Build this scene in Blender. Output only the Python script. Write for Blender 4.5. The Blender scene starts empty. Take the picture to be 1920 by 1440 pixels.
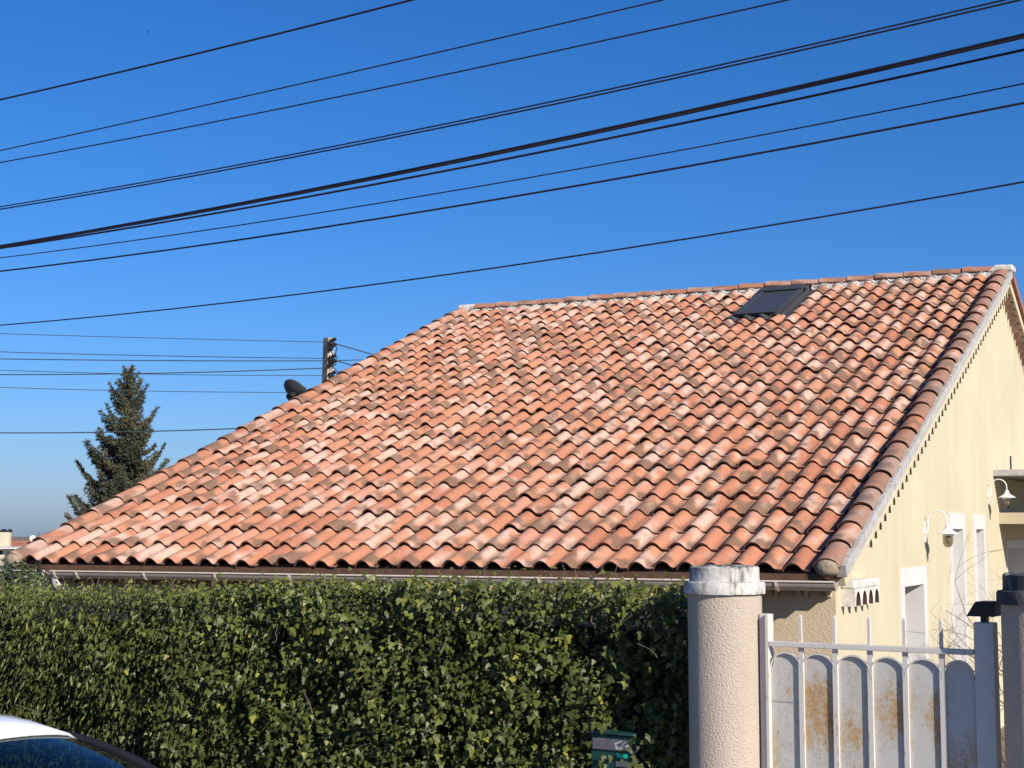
import bpy, math, random
import numpy as np
from mathutils import Vector, Matrix

random.seed(7)
rng = np.random.default_rng(11)
R = math.radians
scene = bpy.context.scene
col = scene.collection

# ------------------------------------------------------------------ camera, sky, sun, exposure
F, PITCH, YAW = 2853.9, 0.0974, 0.4554          # focal length in pixels of a 1920 px wide frame
CAM = Vector((0, 0, 2.35))
fwd = Vector((-math.sin(YAW) * math.cos(PITCH), math.cos(YAW) * math.cos(PITCH), math.sin(PITCH)))
rgt = Vector((math.cos(YAW), math.sin(YAW), 0))
upv = rgt.cross(fwd)
cd = bpy.data.cameras.new('camera')
cam = bpy.data.objects.new('camera', cd)
col.objects.link(cam)
cd.sensor_width = 36
cd.lens = 36 * F / 1920
cd.clip_start, cd.clip_end = 0.1, 6000
cam.matrix_world = Matrix(((rgt.x, upv.x, -fwd.x, CAM.x), (rgt.y, upv.y, -fwd.y, CAM.y),
                           (rgt.z, upv.z, -fwd.z, CAM.z), (0, 0, 0, 1)))
scene.camera = cam

SUN = Vector((0.772, -0.435, 0.461)).normalized()
world = bpy.data.worlds.new('World')
scene.world = world
world.use_nodes = True
wn, wl = world.node_tree.nodes, world.node_tree.links
sky = wn.new('ShaderNodeTexSky')
sky.sky_type = 'NISHITA'
sky.sun_disc = False
sky.sun_elevation = math.asin(SUN.z)
sky.sun_rotation = math.atan2(SUN.x, SUN.y)
sky.altitude = 0
sky.air_density = 1.0
sky.dust_density = 0.65
sky.ozone_density = 10.0
bg = wn['Background']
bg.inputs['Strength'].default_value = 0.082
hs = wn.new('ShaderNodeHueSaturation')
hs.inputs['Saturation'].default_value = 1.12
wl.new(sky.outputs[0], hs.inputs['Color'])
wb_ = wn.new('ShaderNodeMix'); wb_.data_type = 'RGBA'; wb_.blend_type = 'MULTIPLY'; wb_.inputs[0].default_value = 1.0   # colour balance of the whole sky
wb_.inputs[7].default_value = (1.0, 0.91, 1.0, 1)
wl.new(hs.outputs[0], wb_.inputs[6])
wl.new(wb_.outputs[2], bg.inputs['Color'])

ld = bpy.data.lights.new('sun', 'SUN')
ld.energy = 4.6
ld.angle = R(0.53)
ld.color = (1.0, 0.93, 0.82)
sun = bpy.data.objects.new('sun', ld)
col.objects.link(sun)
sun.rotation_euler = SUN.to_track_quat('Z', 'Y').to_euler()
sun.location = (20, -12, 30)

scene.view_settings.view_transform = 'Standard'
scene.view_settings.look = 'None'
scene.view_settings.exposure = 0.62
scene.view_settings.gamma = 1.0
scene.view_settings.use_curve_mapping = False

# ------------------------------------------------------------------ helpers
def ray(px, py):
    return fwd + rgt * ((px - 960) / F) - upv * ((py - 720) / F)

def on_plane(px, py, p0, n):
    d = ray(px, py)
    return CAM + d * ((Vector(p0) - CAM).dot(n) / d.dot(n))

def at_depth(px, py, dep):
    return CAM + ray(px, py) * dep

def origin(o):
    v = Vector((0, 0, 0))
    while o is not None:
        v += o.location
        o = o.parent
    return v

def tag(o, label=None, cat=None, group=None, kind=None):
    if label: o['label'] = label
    if cat: o['category'] = cat
    if group: o['group'] = group
    if kind: o['kind'] = kind
    return o

def empty(name, loc, label, cat, group=None):
    o = bpy.data.objects.new(name, None)
    o.empty_display_size = 0.1
    col.objects.link(o)
    o.location = loc
    return tag(o, label, cat, group)

def link(name, me, parent=None, loc=(0, 0, 0), rot=None):
    o = bpy.data.objects.new(name, me)
    col.objects.link(o)
    o.parent = parent
    o.location = loc
    if rot is not None: o.rotation_euler = rot
    return o

class MB:
    """collects polygons in world space; build() links them as one mesh"""
    def __init__(s):
        s.v, s.f, s.m, s.sm, s.tint = [], [], [], [], []
    def add(s, verts, faces, mi=0, smooth=False):
        b = len(s.v)
        s.v += [tuple(p) for p in verts]
        for f in faces:
            s.f.append(tuple(b + i for i in f)); s.m.append(mi); s.sm.append(smooth)
        return s
    def quad(s, a, b, c, d, mi=0):
        return s.add([a, b, c, d], [(0, 1, 2, 3)], mi)
    def box(s, lo, hi, mi=0, ax=None, o=None):
        P = []
        for z in (lo[2], hi[2]):
            for x, y in ((lo[0], lo[1]), (hi[0], lo[1]), (hi[0], hi[1]), (lo[0], hi[1])):
                p = Vector((x, y, z))
                if ax is not None: p = Vector(o) + ax[0] * x + ax[1] * y + ax[2] * z
                P.append(p)
        return s.add(P, [(3, 2, 1, 0), (4, 5, 6, 7), (0, 1, 5, 4), (1, 2, 6, 5), (2, 3, 7, 6), (3, 0, 4, 7)], mi)
    def tube(s, pts, rad, n=8, mi=0, cap=True):
        pts = [Vector(p) for p in pts]
        if not hasattr(rad, '__len__'): rad = [rad] * len(pts)
        rings, prev = [], None
        for i, p in enumerate(pts):
            t = (pts[min(i + 1, len(pts) - 1)] - pts[max(i - 1, 0)]).normalized()
            if prev is None:
                a = t.cross(Vector((0, 0, 1)))
                if a.length < 1e-3: a = t.cross(Vector((1, 0, 0)))
            else: a = prev - t * prev.dot(t)
            a.normalize(); prev = a
            b = t.cross(a)
            rings.append([p + (a * math.cos(k * 2 * math.pi / n) + b * math.sin(k * 2 * math.pi / n)) * rad[i] for k in range(n)])
        V = [q for r_ in rings for q in r_]
        Fs = [(i * n + k, i * n + (k + 1) % n, (i + 1) * n + (k + 1) % n, (i + 1) * n + k) for i in range(len(pts) - 1) for k in range(n)]
        s.add(V, Fs, mi, True)
        if cap:
            s.add(rings[0], [tuple(range(n))[::-1]], mi); s.add(rings[-1], [tuple(range(n))], mi)
        return s
    def lathe(s, c, prof, n=32, mi=0, axis=None, smooth=True):
        """prof: (radius, height) from bottom to top; sharp corners are doubled points"""
        c = Vector(c)
        if axis is None: ax = (Vector((1, 0, 0)), Vector((0, 1, 0)), Vector((0, 0, 1)))
        else:
            z = Vector(axis).normalized(); x = z.orthogonal().normalized(); ax = (x, z.cross(x), z)
        for (r0, h0), (r1, h1) in zip(prof, prof[1:]):
            if abs(r0 - r1) < 1e-9 and abs(h0 - h1) < 1e-9: continue
            V = []
            for r_, h in ((r0, h0), (r1, h1)):
                for k in range(n):
                    a = k * 2 * math.pi / n
                    V.append(c + ax[0] * (r_ * math.cos(a)) + ax[1] * (r_ * math.sin(a)) + ax[2] * h)
            s.add(V, [(k, (k + 1) % n, n + (k + 1) % n, n + k) for k in range(n)], mi, smooth)
        return s
    def prism(s, poly, d, mi=0):
        """closed polygon extruded by vector d"""
        n = len(poly); d = Vector(d)
        V = [Vector(p) for p in poly] + [Vector(p) + d for p in poly]
        s.add(V, [tuple(range(n))[::-1], tuple(range(n, 2 * n))] + [(k, (k + 1) % n, n + (k + 1) % n, n + k) for k in range(n)], mi)
        return s
    def mesh(s, name, mats, off=Vector((0, 0, 0)), weld=True):
        me = bpy.data.meshes.new(name)
        me.from_pydata([(p[0] - off[0], p[1] - off[1], p[2] - off[2]) for p in s.v], [], s.f)
        for m in (mats if isinstance(mats, (list, tuple)) else [mats]): me.materials.append(m)
        me.polygons.foreach_set('material_index', s.m)
        me.polygons.foreach_set('use_smooth', s.sm)
        me.update()
        return me
    def build(s, name, mats, parent=None, label=None, cat=None, kind=None, group=None, bevel=0):
        me = s.mesh(name, mats, origin(parent) if parent else Vector((0, 0, 0)))
        o = link(name, me, parent)
        if bevel:
            b = o.modifiers.new('bevel', 'BEVEL'); b.width = bevel; b.segments = 2; b.limit_method = 'ANGLE'; b.angle_limit = R(40)
        return tag(o, label, cat, group, kind)

# ------------------------------------------------------------------ materials
def nodes(name):
    m = bpy.data.materials.new(name)
    m.use_nodes = True
    nt = m.node_tree
    return m, nt.nodes, nt.links, nt.nodes['Principled BSDF']

def ramp(N, stops, interp='LINEAR'):
    r_ = N.new('ShaderNodeValToRGB')
    r_.color_ramp.interpolation = interp
    e = r_.color_ramp.elements
    while len(e) > 1: e.remove(e[-1])
    e[0].position, e[0].color = stops[0][0], (*stops[0][1], 1) if len(stops[0][1]) == 3 else stops[0][1]
    for p, c in stops[1:]:
        k = e.new(p); k.color = (*c, 1)
    return r_

def math_node(N, L, op, a, b=None, clamp=False):
    n = N.new('ShaderNodeMath'); n.operation = op; n.use_clamp = clamp
    for i, x in enumerate((a, b)):
        if x is None: continue
        if isinstance(x, (int, float)): n.inputs[i].default_value = x
        else: L.new(x, n.inputs[i])
    return n.outputs[0]

def mix(N, L, fac, a, b, mode='MIX'):
    n = N.new('ShaderNodeMix'); n.data_type = 'RGBA'; n.blend_type = mode
    if isinstance(fac, (int, float)): n.inputs[0].default_value = fac
    else: L.new(fac, n.inputs[0])
    for i, x in ((6, a), (7, b)):
        if isinstance(x, tuple): n.inputs[i].default_value = (*x, 1)
        else: L.new(x, n.inputs[i])
    return n.outputs[2]

def noise(N, L, vec, scale, detail=4, rough=0.55, dist=0.0):
    n = N.new('ShaderNodeTexNoise')
    n.inputs['Scale'].default_value = scale; n.inputs['Detail'].default_value = detail
    n.inputs['Roughness'].default_value = rough; n.inputs['Distortion'].default_value = dist
    if vec is not None: L.new(vec, n.inputs['Vector'])
    return n.outputs['Fac']

def mapped(N, L, scale=(1, 1, 1), world_pos=True):
    if world_pos: src = N.new('ShaderNodeNewGeometry').outputs['Position']
    else: src = N.new('ShaderNodeTexCoord').outputs['Object']
    mp = N.new('ShaderNodeMapping'); mp.inputs['Scale'].default_value = scale
    L.new(src, mp.inputs['Vector'])
    return mp.outputs[0]

def bump(N, L, b, h, strength, dist):
    n = N.new('ShaderNodeBump'); n.inputs['Strength'].default_value = strength; n.inputs['Distance'].default_value = dist
    L.new(h, n.inputs['Height']); L.new(n.outputs[0], b.inputs['Normal'])

def plain(name, c, rough=0.6, var=0.18, scale=6, bmp=0.0, bscale=60, metal=0.0, spec=0.4, dist=0.004):
    m, N, L, b = nodes(name)
    v = mapped(N, L)
    n = noise(N, L, v, scale, 5)
    lo = tuple(x * (1 - var) for x in c); hi = tuple(min(1, x * (1 + var)) for x in c)
    rp = ramp(N, [(0.3, lo), (0.7, hi)]); L.new(n, rp.inputs[0]); L.new(rp.outputs[0], b.inputs['Base Color'])
    b.inputs['Roughness'].default_value = rough; b.inputs['Metallic'].default_value = metal
    b.inputs['Specular IOR Level'].default_value = spec
    if bmp: bump(N, L, b, noise(N, L, v, bscale, 3), bmp, dist)
    return m

M = {}
# aged terracotta: orange body with cream bloom and brown smoke bands; coordinates travel with each tile
def tile_material(name, dull=0.0):
    m, N, L, b = nodes(name)
    at = N.new('ShaderNodeAttribute'); at.attribute_name = 'tint'
    uv = N.new('ShaderNodeUVMap'); uv.uv_map = 'tile'
    sp = N.new('ShaderNodeSeparateColor'); L.new(at.outputs['Color'], sp.inputs[0])
    su = N.new('ShaderNodeSeparateXYZ'); L.new(uv.outputs[0], su.inputs[0])
    r_, g_, b_ = sp.outputs[0], sp.outputs[1], sp.outputs[2]
    off = N.new('ShaderNodeVectorMath'); off.operation = 'SCALE'; L.new(at.outputs['Vector'], off.inputs[0]); off.inputs['Scale'].default_value = 57.0
    ad = N.new('ShaderNodeVectorMath'); ad.operation = 'ADD'; L.new(uv.outputs[0], ad.inputs[0]); L.new(off.outputs[0], ad.inputs[1])
    body = ramp(N, [(0.0, (0.37, 0.148, 0.088)), (0.35, (0.43, 0.184, 0.106)), (0.7, (0.465, 0.212, 0.122)), (1.0, (0.46, 0.228, 0.158))])
    L.new(r_, body.inputs[0])
    n1 = noise(N, L, ad.outputs[0], 1.5, 0.6, 0.4)                     # big soft patches
    ad2 = N.new('ShaderNodeVectorMath'); ad2.operation = 'ADD'; L.new(ad.outputs[0], ad2.inputs[0]); ad2.inputs[1].default_value = (9.3, 4.1, 2.2)
    n2 = noise(N, L, ad2.outputs[0], 1.8, 0.8, 0.4)
    n3 = noise(N, L, mapped(N, L), 38, 4, 0.65)                          # fine grain
    # cream bloom
    cm = math_node(N, L, 'ADD', n1, math_node(N, L, 'MULTIPLY', math_node(N, L, 'SUBTRACT', g_, 0.62), 0.42))
    cr = N.new('ShaderNodeMapRange'); cr.interpolation_type = 'SMOOTHSTEP'; cr.inputs[1].default_value = 0.42; cr.inputs[2].default_value = 0.70
    cr.inputs[4].default_value = 0.80; L.new(cm, cr.inputs[0])
    c1 = mix(N, L, cr.outputs[0], body.outputs[0], (0.57, 0.40, 0.315))
    # brown smoke, gathered towards the lower end
    vv = math_node(N, L, 'ABSOLUTE', math_node(N, L, 'SUBTRACT', su.outputs[1], 0.24))
    bm = math_node(N, L, 'ADD', n2, math_node(N, L, 'MULTIPLY', math_node(N, L, 'SUBTRACT', b_, 0.42), 0.30))
    bm = math_node(N, L, 'SUBTRACT', bm, math_node(N, L, 'MULTIPLY', vv, 0.50))
    br = N.new('ShaderNodeMapRange'); br.interpolation_type = 'SMOOTHSTEP'; br.inputs[1].default_value = 0.36; br.inputs[2].default_value = 0.62
    br.inputs[4].default_value = 0.84; L.new(bm, br.inputs[0])
    c2 = mix(N, L, br.outputs[0], c1, (0.155, 0.098, 0.064))
    gr = N.new('ShaderNodeMapRange'); gr.interpolation_type = 'SMOOTHSTEP'; gr.inputs[1].default_value = 0.90; gr.inputs[2].default_value = 1.12; gr.inputs[4].default_value = 0.42; L.new(math_node(N, L, 'ADD', su.outputs[0], math_node(N, L, 'MULTIPLY', math_node(N, L, 'SUBTRACT', n1, 0.5), 0.5)), gr.inputs[0])
    c2 = mix(N, L, gr.outputs[0], c2, (0.23, 0.125, 0.088))            # dirt washed into the pan, with the pan's shading painted in
    c3 = mix(N, L, 0.55, c2, ramp_out(N, L, n3, [(0.3, (0.72, 0.70, 0.68)), (0.62, (1.06, 1.05, 1.04))]), 'MULTIPLY')
    n4 = noise(N, L, mapped(N, L), 110, 2, 0.6)
    ln = N.new('ShaderNodeMapRange'); ln.inputs[1].default_value = 0.68; ln.inputs[2].default_value = 0.74; ln.inputs[4].default_value = 0.55; L.new(n4, ln.inputs[0])
    c3 = mix(N, L, ln.outputs[0], c3, (0.16, 0.13, 0.10))
    if dull: c3 = mix(N, L, dull, c3, (0.17, 0.125, 0.10))
    L.new(c3, b.inputs['Base Color'])
    b.inputs['Roughness'].default_value = 0.82
    b.inputs['Specular IOR Level'].default_value = 0.25
    bump(N, L, b, n3, 0.35, 0.003)
    return m

def ramp_out(N, L, fac, stops):
    r_ = ramp(N, stops); L.new(fac, r_.inputs[0]); return r_.outputs[0]

M['tile'] = tile_material('aged_terracotta_tile')
M['verge_tile'] = tile_material('smoked_terracotta_tile', 0.50)
M['tile_lip'] = plain('shadow_dark_tile_lip', (0.100, 0.050, 0.037), 0.9, 0.3, 30)  # weathered brown lips, darkened to paint the shadow gap under each course

def wall_material(name, c1, c2, stain, bmp, bscale, streak=True):
    m, N, L, b = nodes(name)
    v = mapped(N, L)
    n1 = noise(N, L, v, 0.9, 5, 0.6)
    c = ramp_out(N, L, n1, [(0.32, c1), (0.68, c2)])
    if streak:
        vs = mapped(N, L, (3.5, 3.5, 0.32))
        n2 = noise(N, L, vs, 1.5, 5, 0.6)
        f = N.new('ShaderNodeMapRange'); f.inputs[1].default_value = 0.50; f.inputs[2].default_value = 0.78; f.inputs[4].default_value = 0.40; L.new(n2, f.inputs[0])
        c = mix(N, L, f.outputs[0], c, stain)
    n3 = noise(N, L, v, 30, 4, 0.7)
    c = mix(N, L, 0.35, c, ramp_out(N, L, n3, [(0.3, (0.84, 0.83, 0.82)), (0.7, (1.06, 1.06, 1.06))]), 'MULTIPLY')
    L.new(c, b.inputs['Base Color'])
    b.inputs['Roughness'].default_value = 0.9; b.inputs['Specular IOR Level'].default_value = 0.15
    bump(N, L, b, noise(N, L, v, bscale, 3, 0.6), bmp, 0.012)
    return m

M['cream'] = wall_material('cream_render', (0.480, 0.420, 0.290), (0.540, 0.480, 0.340), (0.375, 0.340, 0.252), 0.12, 90)
M['roughcast'] = wall_material('tan_roughcast', (0.49, 0.395, 0.265), (0.55, 0.445, 0.305), (0.40, 0.32, 0.21), 0.5, 60, False)
M['pillar'] = wall_material('beige_roughcast', (0.42, 0.355, 0.285), (0.50, 0.425, 0.345), (0.33, 0.28, 0.225), 0.8, 95)
M['white_trim'] = plain('white_painted_trim', (0.56, 0.545, 0.515), 0.6, 0.05, 5, 0.1, 60)
M['cement'] = plain('pale_cement', (0.36, 0.345, 0.325), 0.9, 0.22, 14, 0.5, 40)
M['cement_white'] = plain('whitewashed_cement', (0.54, 0.51, 0.46), 0.9, 0.25, 14, 0.5, 50)
M['mortar'] = plain('broken_mortar', (0.44, 0.41, 0.37), 0.95, 0.5, 32, 0.8, 50)
M['ridge_mortar'] = plain('chalky_mortar', (0.42, 0.40, 0.37), 0.95, 0.65, 42, 1.0, 60, dist=0.012)
M['mortar_end'] = plain('earthy_mortar', (0.30, 0.24, 0.17), 0.95, 0.35, 22, 0.8, 45)
M['plug'] = plain('tan_mortar_plug', (0.30, 0.235, 0.165), 0.95, 0.3, 26, 0.8, 45, dist=0.01)
M['clay_dark'] = plain('plain_clay', (0.27, 0.115, 0.07), 0.9, 0.3, 14, 0.3, 40)
M['gutter'] = plain('taupe_gutter', (0.34, 0.29, 0.24), 0.4, 0.1, 7, spec=0.5)
M['gutter_bead'] = plain('pale_gutter_bead', (0.60, 0.52, 0.42), 0.4, 0.12, 12, spec=0.5)
M['zinc'] = plain('dark_grey_flashing', (0.050, 0.052, 0.055), 0.55, 0.12, 8)
M['shutter'] = plain('anthracite_shutter', (0.042, 0.045, 0.052), 0.45, 0.08, 5, spec=0.5)
M['white_metal'] = plain('white_gate_paint', (0.56, 0.53, 0.49), 0.42, 0.06, 10, spec=0.5)
M['dark_cap'] = plain('near_black_metal', (0.012, 0.013, 0.018), 0.5, 0.1)
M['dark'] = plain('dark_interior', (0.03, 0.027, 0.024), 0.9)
M['wood'] = plain('brown_fascia', (0.10, 0.052, 0.03), 0.8, 0.25, 12)
M['pole'] = plain('pole_concrete', (0.34, 0.29, 0.22), 0.9, 0.25, 9, 0.4, 40)
M['black'] = plain('black_plastic', (0.010, 0.010, 0.012), 0.5, 0.1)
M['cable'] = plain('cable_sheath', (0.012, 0.011, 0.022), 0.6, 0.1)
M['far_cable'] = plain('far_cable_sheath', (0.03, 0.04, 0.06), 0.6, 0.1)
M['dish'] = plain('grey_dish', (0.055, 0.062, 0.07), 0.5, 0.08)
M['bark'] = plain('bark', (0.075, 0.055, 0.04), 0.95, 0.3, 10, 0.6, 20)
M['twig'] = plain('bare_twig', (0.13, 0.098, 0.068), 0.85, 0.3, 15)
M['asphalt'] = plain('asphalt', (0.05, 0.05, 0.052), 0.9, 0.25, 20, 0.5, 120)
M['paving'] = plain('concrete_paving', (0.30, 0.285, 0.26), 0.9, 0.15, 4, 0.3, 60)
M['soil'] = plain('dry_ground', (0.17, 0.135, 0.085), 0.95, 0.35, 0.6, 0.5, 8)
M['far_roof'] = plain('far_roof_tile', (0.34, 0.13, 0.075), 0.9, 0.3, 2.5)
M['far_wall'] = plain('far_cream_wall', (0.52, 0.46, 0.33), 0.9, 0.1, 1)
M['far_white'] = plain('far_white_paint', (0.75, 0.75, 0.74), 0.6, 0.05, 2)
M['car_paint'] = plain('white_car_paint', (0.74, 0.75, 0.77), 0.22, 0.02, 3, spec=0.6)
M['car_paint'].node_tree.nodes['Principled BSDF'].inputs['Coat Weight'].default_value = 0.6
M['rubber'] = plain('rubber', (0.02, 0.02, 0.02), 0.85, 0.1)
M['alloy'] = plain('alloy', (0.5, 0.5, 0.52), 0.3, 0.05, metal=0.9)
M['seat'] = plain('car_interior', (0.045, 0.045, 0.05), 0.8, 0.1)
M['letter_green'] = plain('dark_green_paint', (0.010, 0.050, 0.045), 0.4, 0.25, 9, spec=0.5)
M['letter_grey'] = plain('grey_flap_paint', (0.11, 0.105, 0.115), 0.5, 0.3, 25)
M['teal'] = plain('teal_sticker', (0.015, 0.42, 0.30), 0.4, 0.08)
M['hedge_core'] = plain('shade_dark_core', (0.009, 0.009, 0.005), 1.0, 0.5, 20)  # near black, paints the deep shade behind the leaves
M['lamp_white'] = plain('white_lamp_enamel', (0.66, 0.66, 0.64), 0.4, 0.08, 25, spec=0.5)

# glass: mostly see-through with a mirror of its surroundings
def glass(name, tint, refl=0.08, see=0.8):
    m = bpy.data.materials.new(name); m.use_nodes = True
    N, L = m.node_tree.nodes, m.node_tree.links
    N.clear()
    out = N.new('ShaderNodeOutputMaterial'); g = N.new('ShaderNodeBsdfGlossy'); t = N.new('ShaderNodeBsdfTransparent')
    g.inputs['Roughness'].default_value = 0.015; g.inputs['Color'].default_value = (0.9, 0.95, 1, 1)
    t.inputs['Color'].default_value = (*tint, 1)
    fr = N.new('ShaderNodeLayerWeight'); fr.inputs[0].default_value = 0.5
    a = math_node(N, L, 'ADD', math_node(N, L, 'MULTIPLY', math_node(N, L, 'POWER', fr.outputs['Facing'], 4.5), 0.4), refl, True)
    mx = N.new('ShaderNodeMixShader'); L.new(a, mx.inputs[0]); L.new(t.outputs[0], mx.inputs[1]); L.new(g.outputs[0], mx.inputs[2])
    L.new(mx.outputs[0], out.inputs[0])
    return m
M['windscreen'] = glass('windscreen_glass', (0.30, 0.40, 0.42), 0.035)
M['lamp_glass'] = glass('frosted_lamp_glass', (0.55, 0.50, 0.42), 0.10)
M['lamp_bulb'] = plain('opal_lamp_core', (0.50, 0.43, 0.32), 0.5, 0.1)
M['pane'] = glass('window_pane', (0.3, 0.33, 0.36), 0.12)

# weathered white cap of the pillars: black mould running down from the top
def cap_material():
    m, N, L, b = nodes('mouldy_white_cap')
    n1 = noise(N, L, mapped(N, L, (11, 11, 2.6)), 1.0, 6, 0.68)
    sepx = N.new('ShaderNodeSeparateXYZ'); L.new(N.new('ShaderNodeNewGeometry').outputs['Normal'], sepx.inputs[0])
    n2 = math_node(N, L, 'ADD', noise(N, L, mapped(N, L), 2.7, 3, 0.5), math_node(N, L, 'MULTIPLY', math_node(N, L, 'SUBTRACT', sepx.outputs[0], 0.2), -0.07))   # mould keeps to the west side
    s_ = math_node(N, L, 'ADD', n1, math_node(N, L, 'MULTIPLY', math_node(N, L, 'SUBTRACT', n2, 0.5), 1.3))
    c = ramp_out(N, L, s_, [(0.40, (0.52, 0.50, 0.46)), (0.47, (0.36, 0.34, 0.31)), (0.53, (0.13, 0.125, 0.12)), (0.64, (0.045, 0.045, 0.048))])
    n3 = noise(N, L, mapped(N, L), 45, 4, 0.7)
    c = mix(N, L, 0.5, c, ramp_out(N, L, n3, [(0.3, (0.6, 0.6, 0.6)), (0.65, (1.05, 1.05, 1.05))]), 'MULTIPLY')
    L.new(c, b.inputs['Base Color']); b.inputs['Roughness'].default_value = 0.9
    bump(N, L, b, n3, 0.6, 0.01)
    return m
M['cap'] = cap_material()

# gate sheet: off-white paint with rust bleeding through
def rust_material():
    m, N, L, b = nodes('rusting_white_sheet')
    v = mapped(N, L, (5.5, 5.5, 2.2))
    n1 = noise(N, L, v, 1.0, 7, 0.68, 0.4)
    n2 = noise(N, L, mapped(N, L), 42, 5, 0.75, 1.5)
    at = N.new('ShaderNodeAttribute'); at.attribute_name = 'rust'
    s_ = math_node(N, L, 'ADD', math_node(N, L, 'ADD', n1, math_node(N, L, 'MULTIPLY', math_node(N, L, 'SUBTRACT', n2, 0.5), 0.75)),
                   math_node(N, L, 'MULTIPLY', at.outputs['Fac'], 0.34))
    c = ramp_out(N, L, s_, [(0.48, (0.49, 0.47, 0.435)), (0.58, (0.44, 0.395, 0.325)), (0.68, (0.42, 0.28, 0.14)), (0.80, (0.34, 0.165, 0.05))])
    L.new(c, b.inputs['Base Color']); b.inputs['Roughness'].default_value = 0.55
    bump(N, L, b, n2, 0.15, 0.002)
    return m
M['rust_sheet'] = rust_material()

def bar_material():
    m, N, L, b = nodes('chipped_white_bar')
    n1 = noise(N, L, mapped(N, L, (30, 30, 9)), 1.0, 5, 0.7)
    c = ramp_out(N, L, n1, [(0.56, (0.56, 0.53, 0.485)), (0.63, (0.48, 0.40, 0.33)), (0.70, (0.22, 0.13, 0.08))])
    L.new(c, b.inputs['Base Color']); b.inputs['Roughness'].default_value = 0.42
    return m
M['bar'] = bar_material()

def leaf_material(name, stops, rough=0.46, trans=0.22, spec=0.32):
    m, N, L, b = nodes(name)
    at = N.new('ShaderNodeAttribute'); at.attribute_name = 'tint'
    sp = N.new('ShaderNodeSeparateColor'); L.new(at.outputs['Color'], sp.inputs[0])
    c = ramp_out(N, L, sp.outputs[0], stops)
    n = noise(N, L, mapped(N, L), 70, 3)
    c = mix(N, L, 0.5, c, ramp_out(N, L, n, [(0.3, (0.7, 0.7, 0.7)), (0.7, (1.15, 1.15, 1.1))]), 'MULTIPLY')
    L.new(c, b.inputs['Base Color'])
    b.inputs['Roughness'].default_value = rough; b.inputs['Specular IOR Level'].default_value = spec
    out = [n_ for n_ in N if n_.type == 'OUTPUT_MATERIAL'][0]
    tr = N.new('ShaderNodeBsdfTranslucent'); L.new(c, tr.inputs[0])
    mx = N.new('ShaderNodeMixShader'); mx.inputs[0].default_value = trans
    L.new(b.outputs[0], mx.inputs[1]); L.new(tr.outputs[0], mx.inputs[2]); L.new(mx.outputs[0], out.inputs[0])
    return m
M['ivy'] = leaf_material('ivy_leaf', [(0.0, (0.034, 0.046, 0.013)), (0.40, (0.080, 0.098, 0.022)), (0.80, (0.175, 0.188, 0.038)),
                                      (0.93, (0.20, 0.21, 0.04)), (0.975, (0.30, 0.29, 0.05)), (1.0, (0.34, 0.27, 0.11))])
M['bush'] = leaf_material('bush_leaf', [(0.0, (0.022, 0.038, 0.013)), (0.7, (0.050, 0.075, 0.022)), (1.0, (0.085, 0.115, 0.030))])
M['needle'] = leaf_material('conifer_needle', [(0.0, (0.040, 0.048, 0.030)), (0.5, (0.078, 0.084, 0.052)), (1.0, (0.135, 0.122, 0.074))], 0.7, 0.1, 0.2)

def set_tint(me, cols, uvs=None):
    a = me.attributes.new('tint', 'FLOAT_COLOR', 'POINT')
    a.data.foreach_set('color', np.asarray(cols, np.float32).ravel())
    if uvs is not None:
        lay = me.uv_layers.new(name='tile')
        li = np.empty(len(me.loops), np.int32); me.loops.foreach_get('vertex_index', li)
        lay.data.foreach_set('uv', np.asarray(uvs, np.float32)[li].ravel())

# ------------------------------------------------------------------ ground, road, pavement
FD = Vector((0.99071, -0.13596, 0)); FN = Vector((0.13596, 0.99071, 0))     # along the street (to the right) and away from it
FP = Vector((-2.4607, 7.4801, 0))                                             # foot of the left gate pillar
UP = Vector((0, 0, 1))
def street(s_, n_, z=0.0):
    return FP + FD * s_ + FN * n_ + UP * z

def ground():
    xs = np.concatenate([np.linspace(-2500, -90, 12), np.linspace(-70, 70, 29), np.linspace(90, 2500, 12)])
    ys = np.concatenate([np.linspace(-2500, -40, 10), np.linspace(-20, 140, 33), np.linspace(160, 4500, 16)])
    V = []
    for y in ys:
        for x in xs:
            t = min(1, max(0, (y - 30) / 35)); t = t * t * (3 - 2 * t)
            V.append((x, y, -0.02 - 6.5 * t))
    n = len(xs)
    Fc = [(j * n + i, j * n + i + 1, (j + 1) * n + i + 1, (j + 1) * n + i) for j in range(len(ys) - 1) for i in range(n - 1)]
    mb = MB(); mb.add(V, Fc, 0, True)
    mb.build('ground', M['soil'], kind='structure')
ground()
ax = (FD, FN, UP)
MB().box((-120, -8.2, -0.3), (60, -1.55, 0.0), ax=ax, o=FP).build('road', M['asphalt'], kind='structure')
MB().box((-120, -1.40, -0.3), (60, -0.30, 0.12), ax=ax, o=FP).build('pavement', M['paving'], kind='structure')
MB().box((-120, -1.547, -0.3), (60, -1.403, 0.13), ax=ax, o=FP).build('kerb', M['cement'], kind='structure')
MB().box((0.2, -0.297, -0.1), (1.35, 3.4, 0.09), ax=ax, o=FP).build('garden_path', M['paving'], kind='structure')

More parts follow.
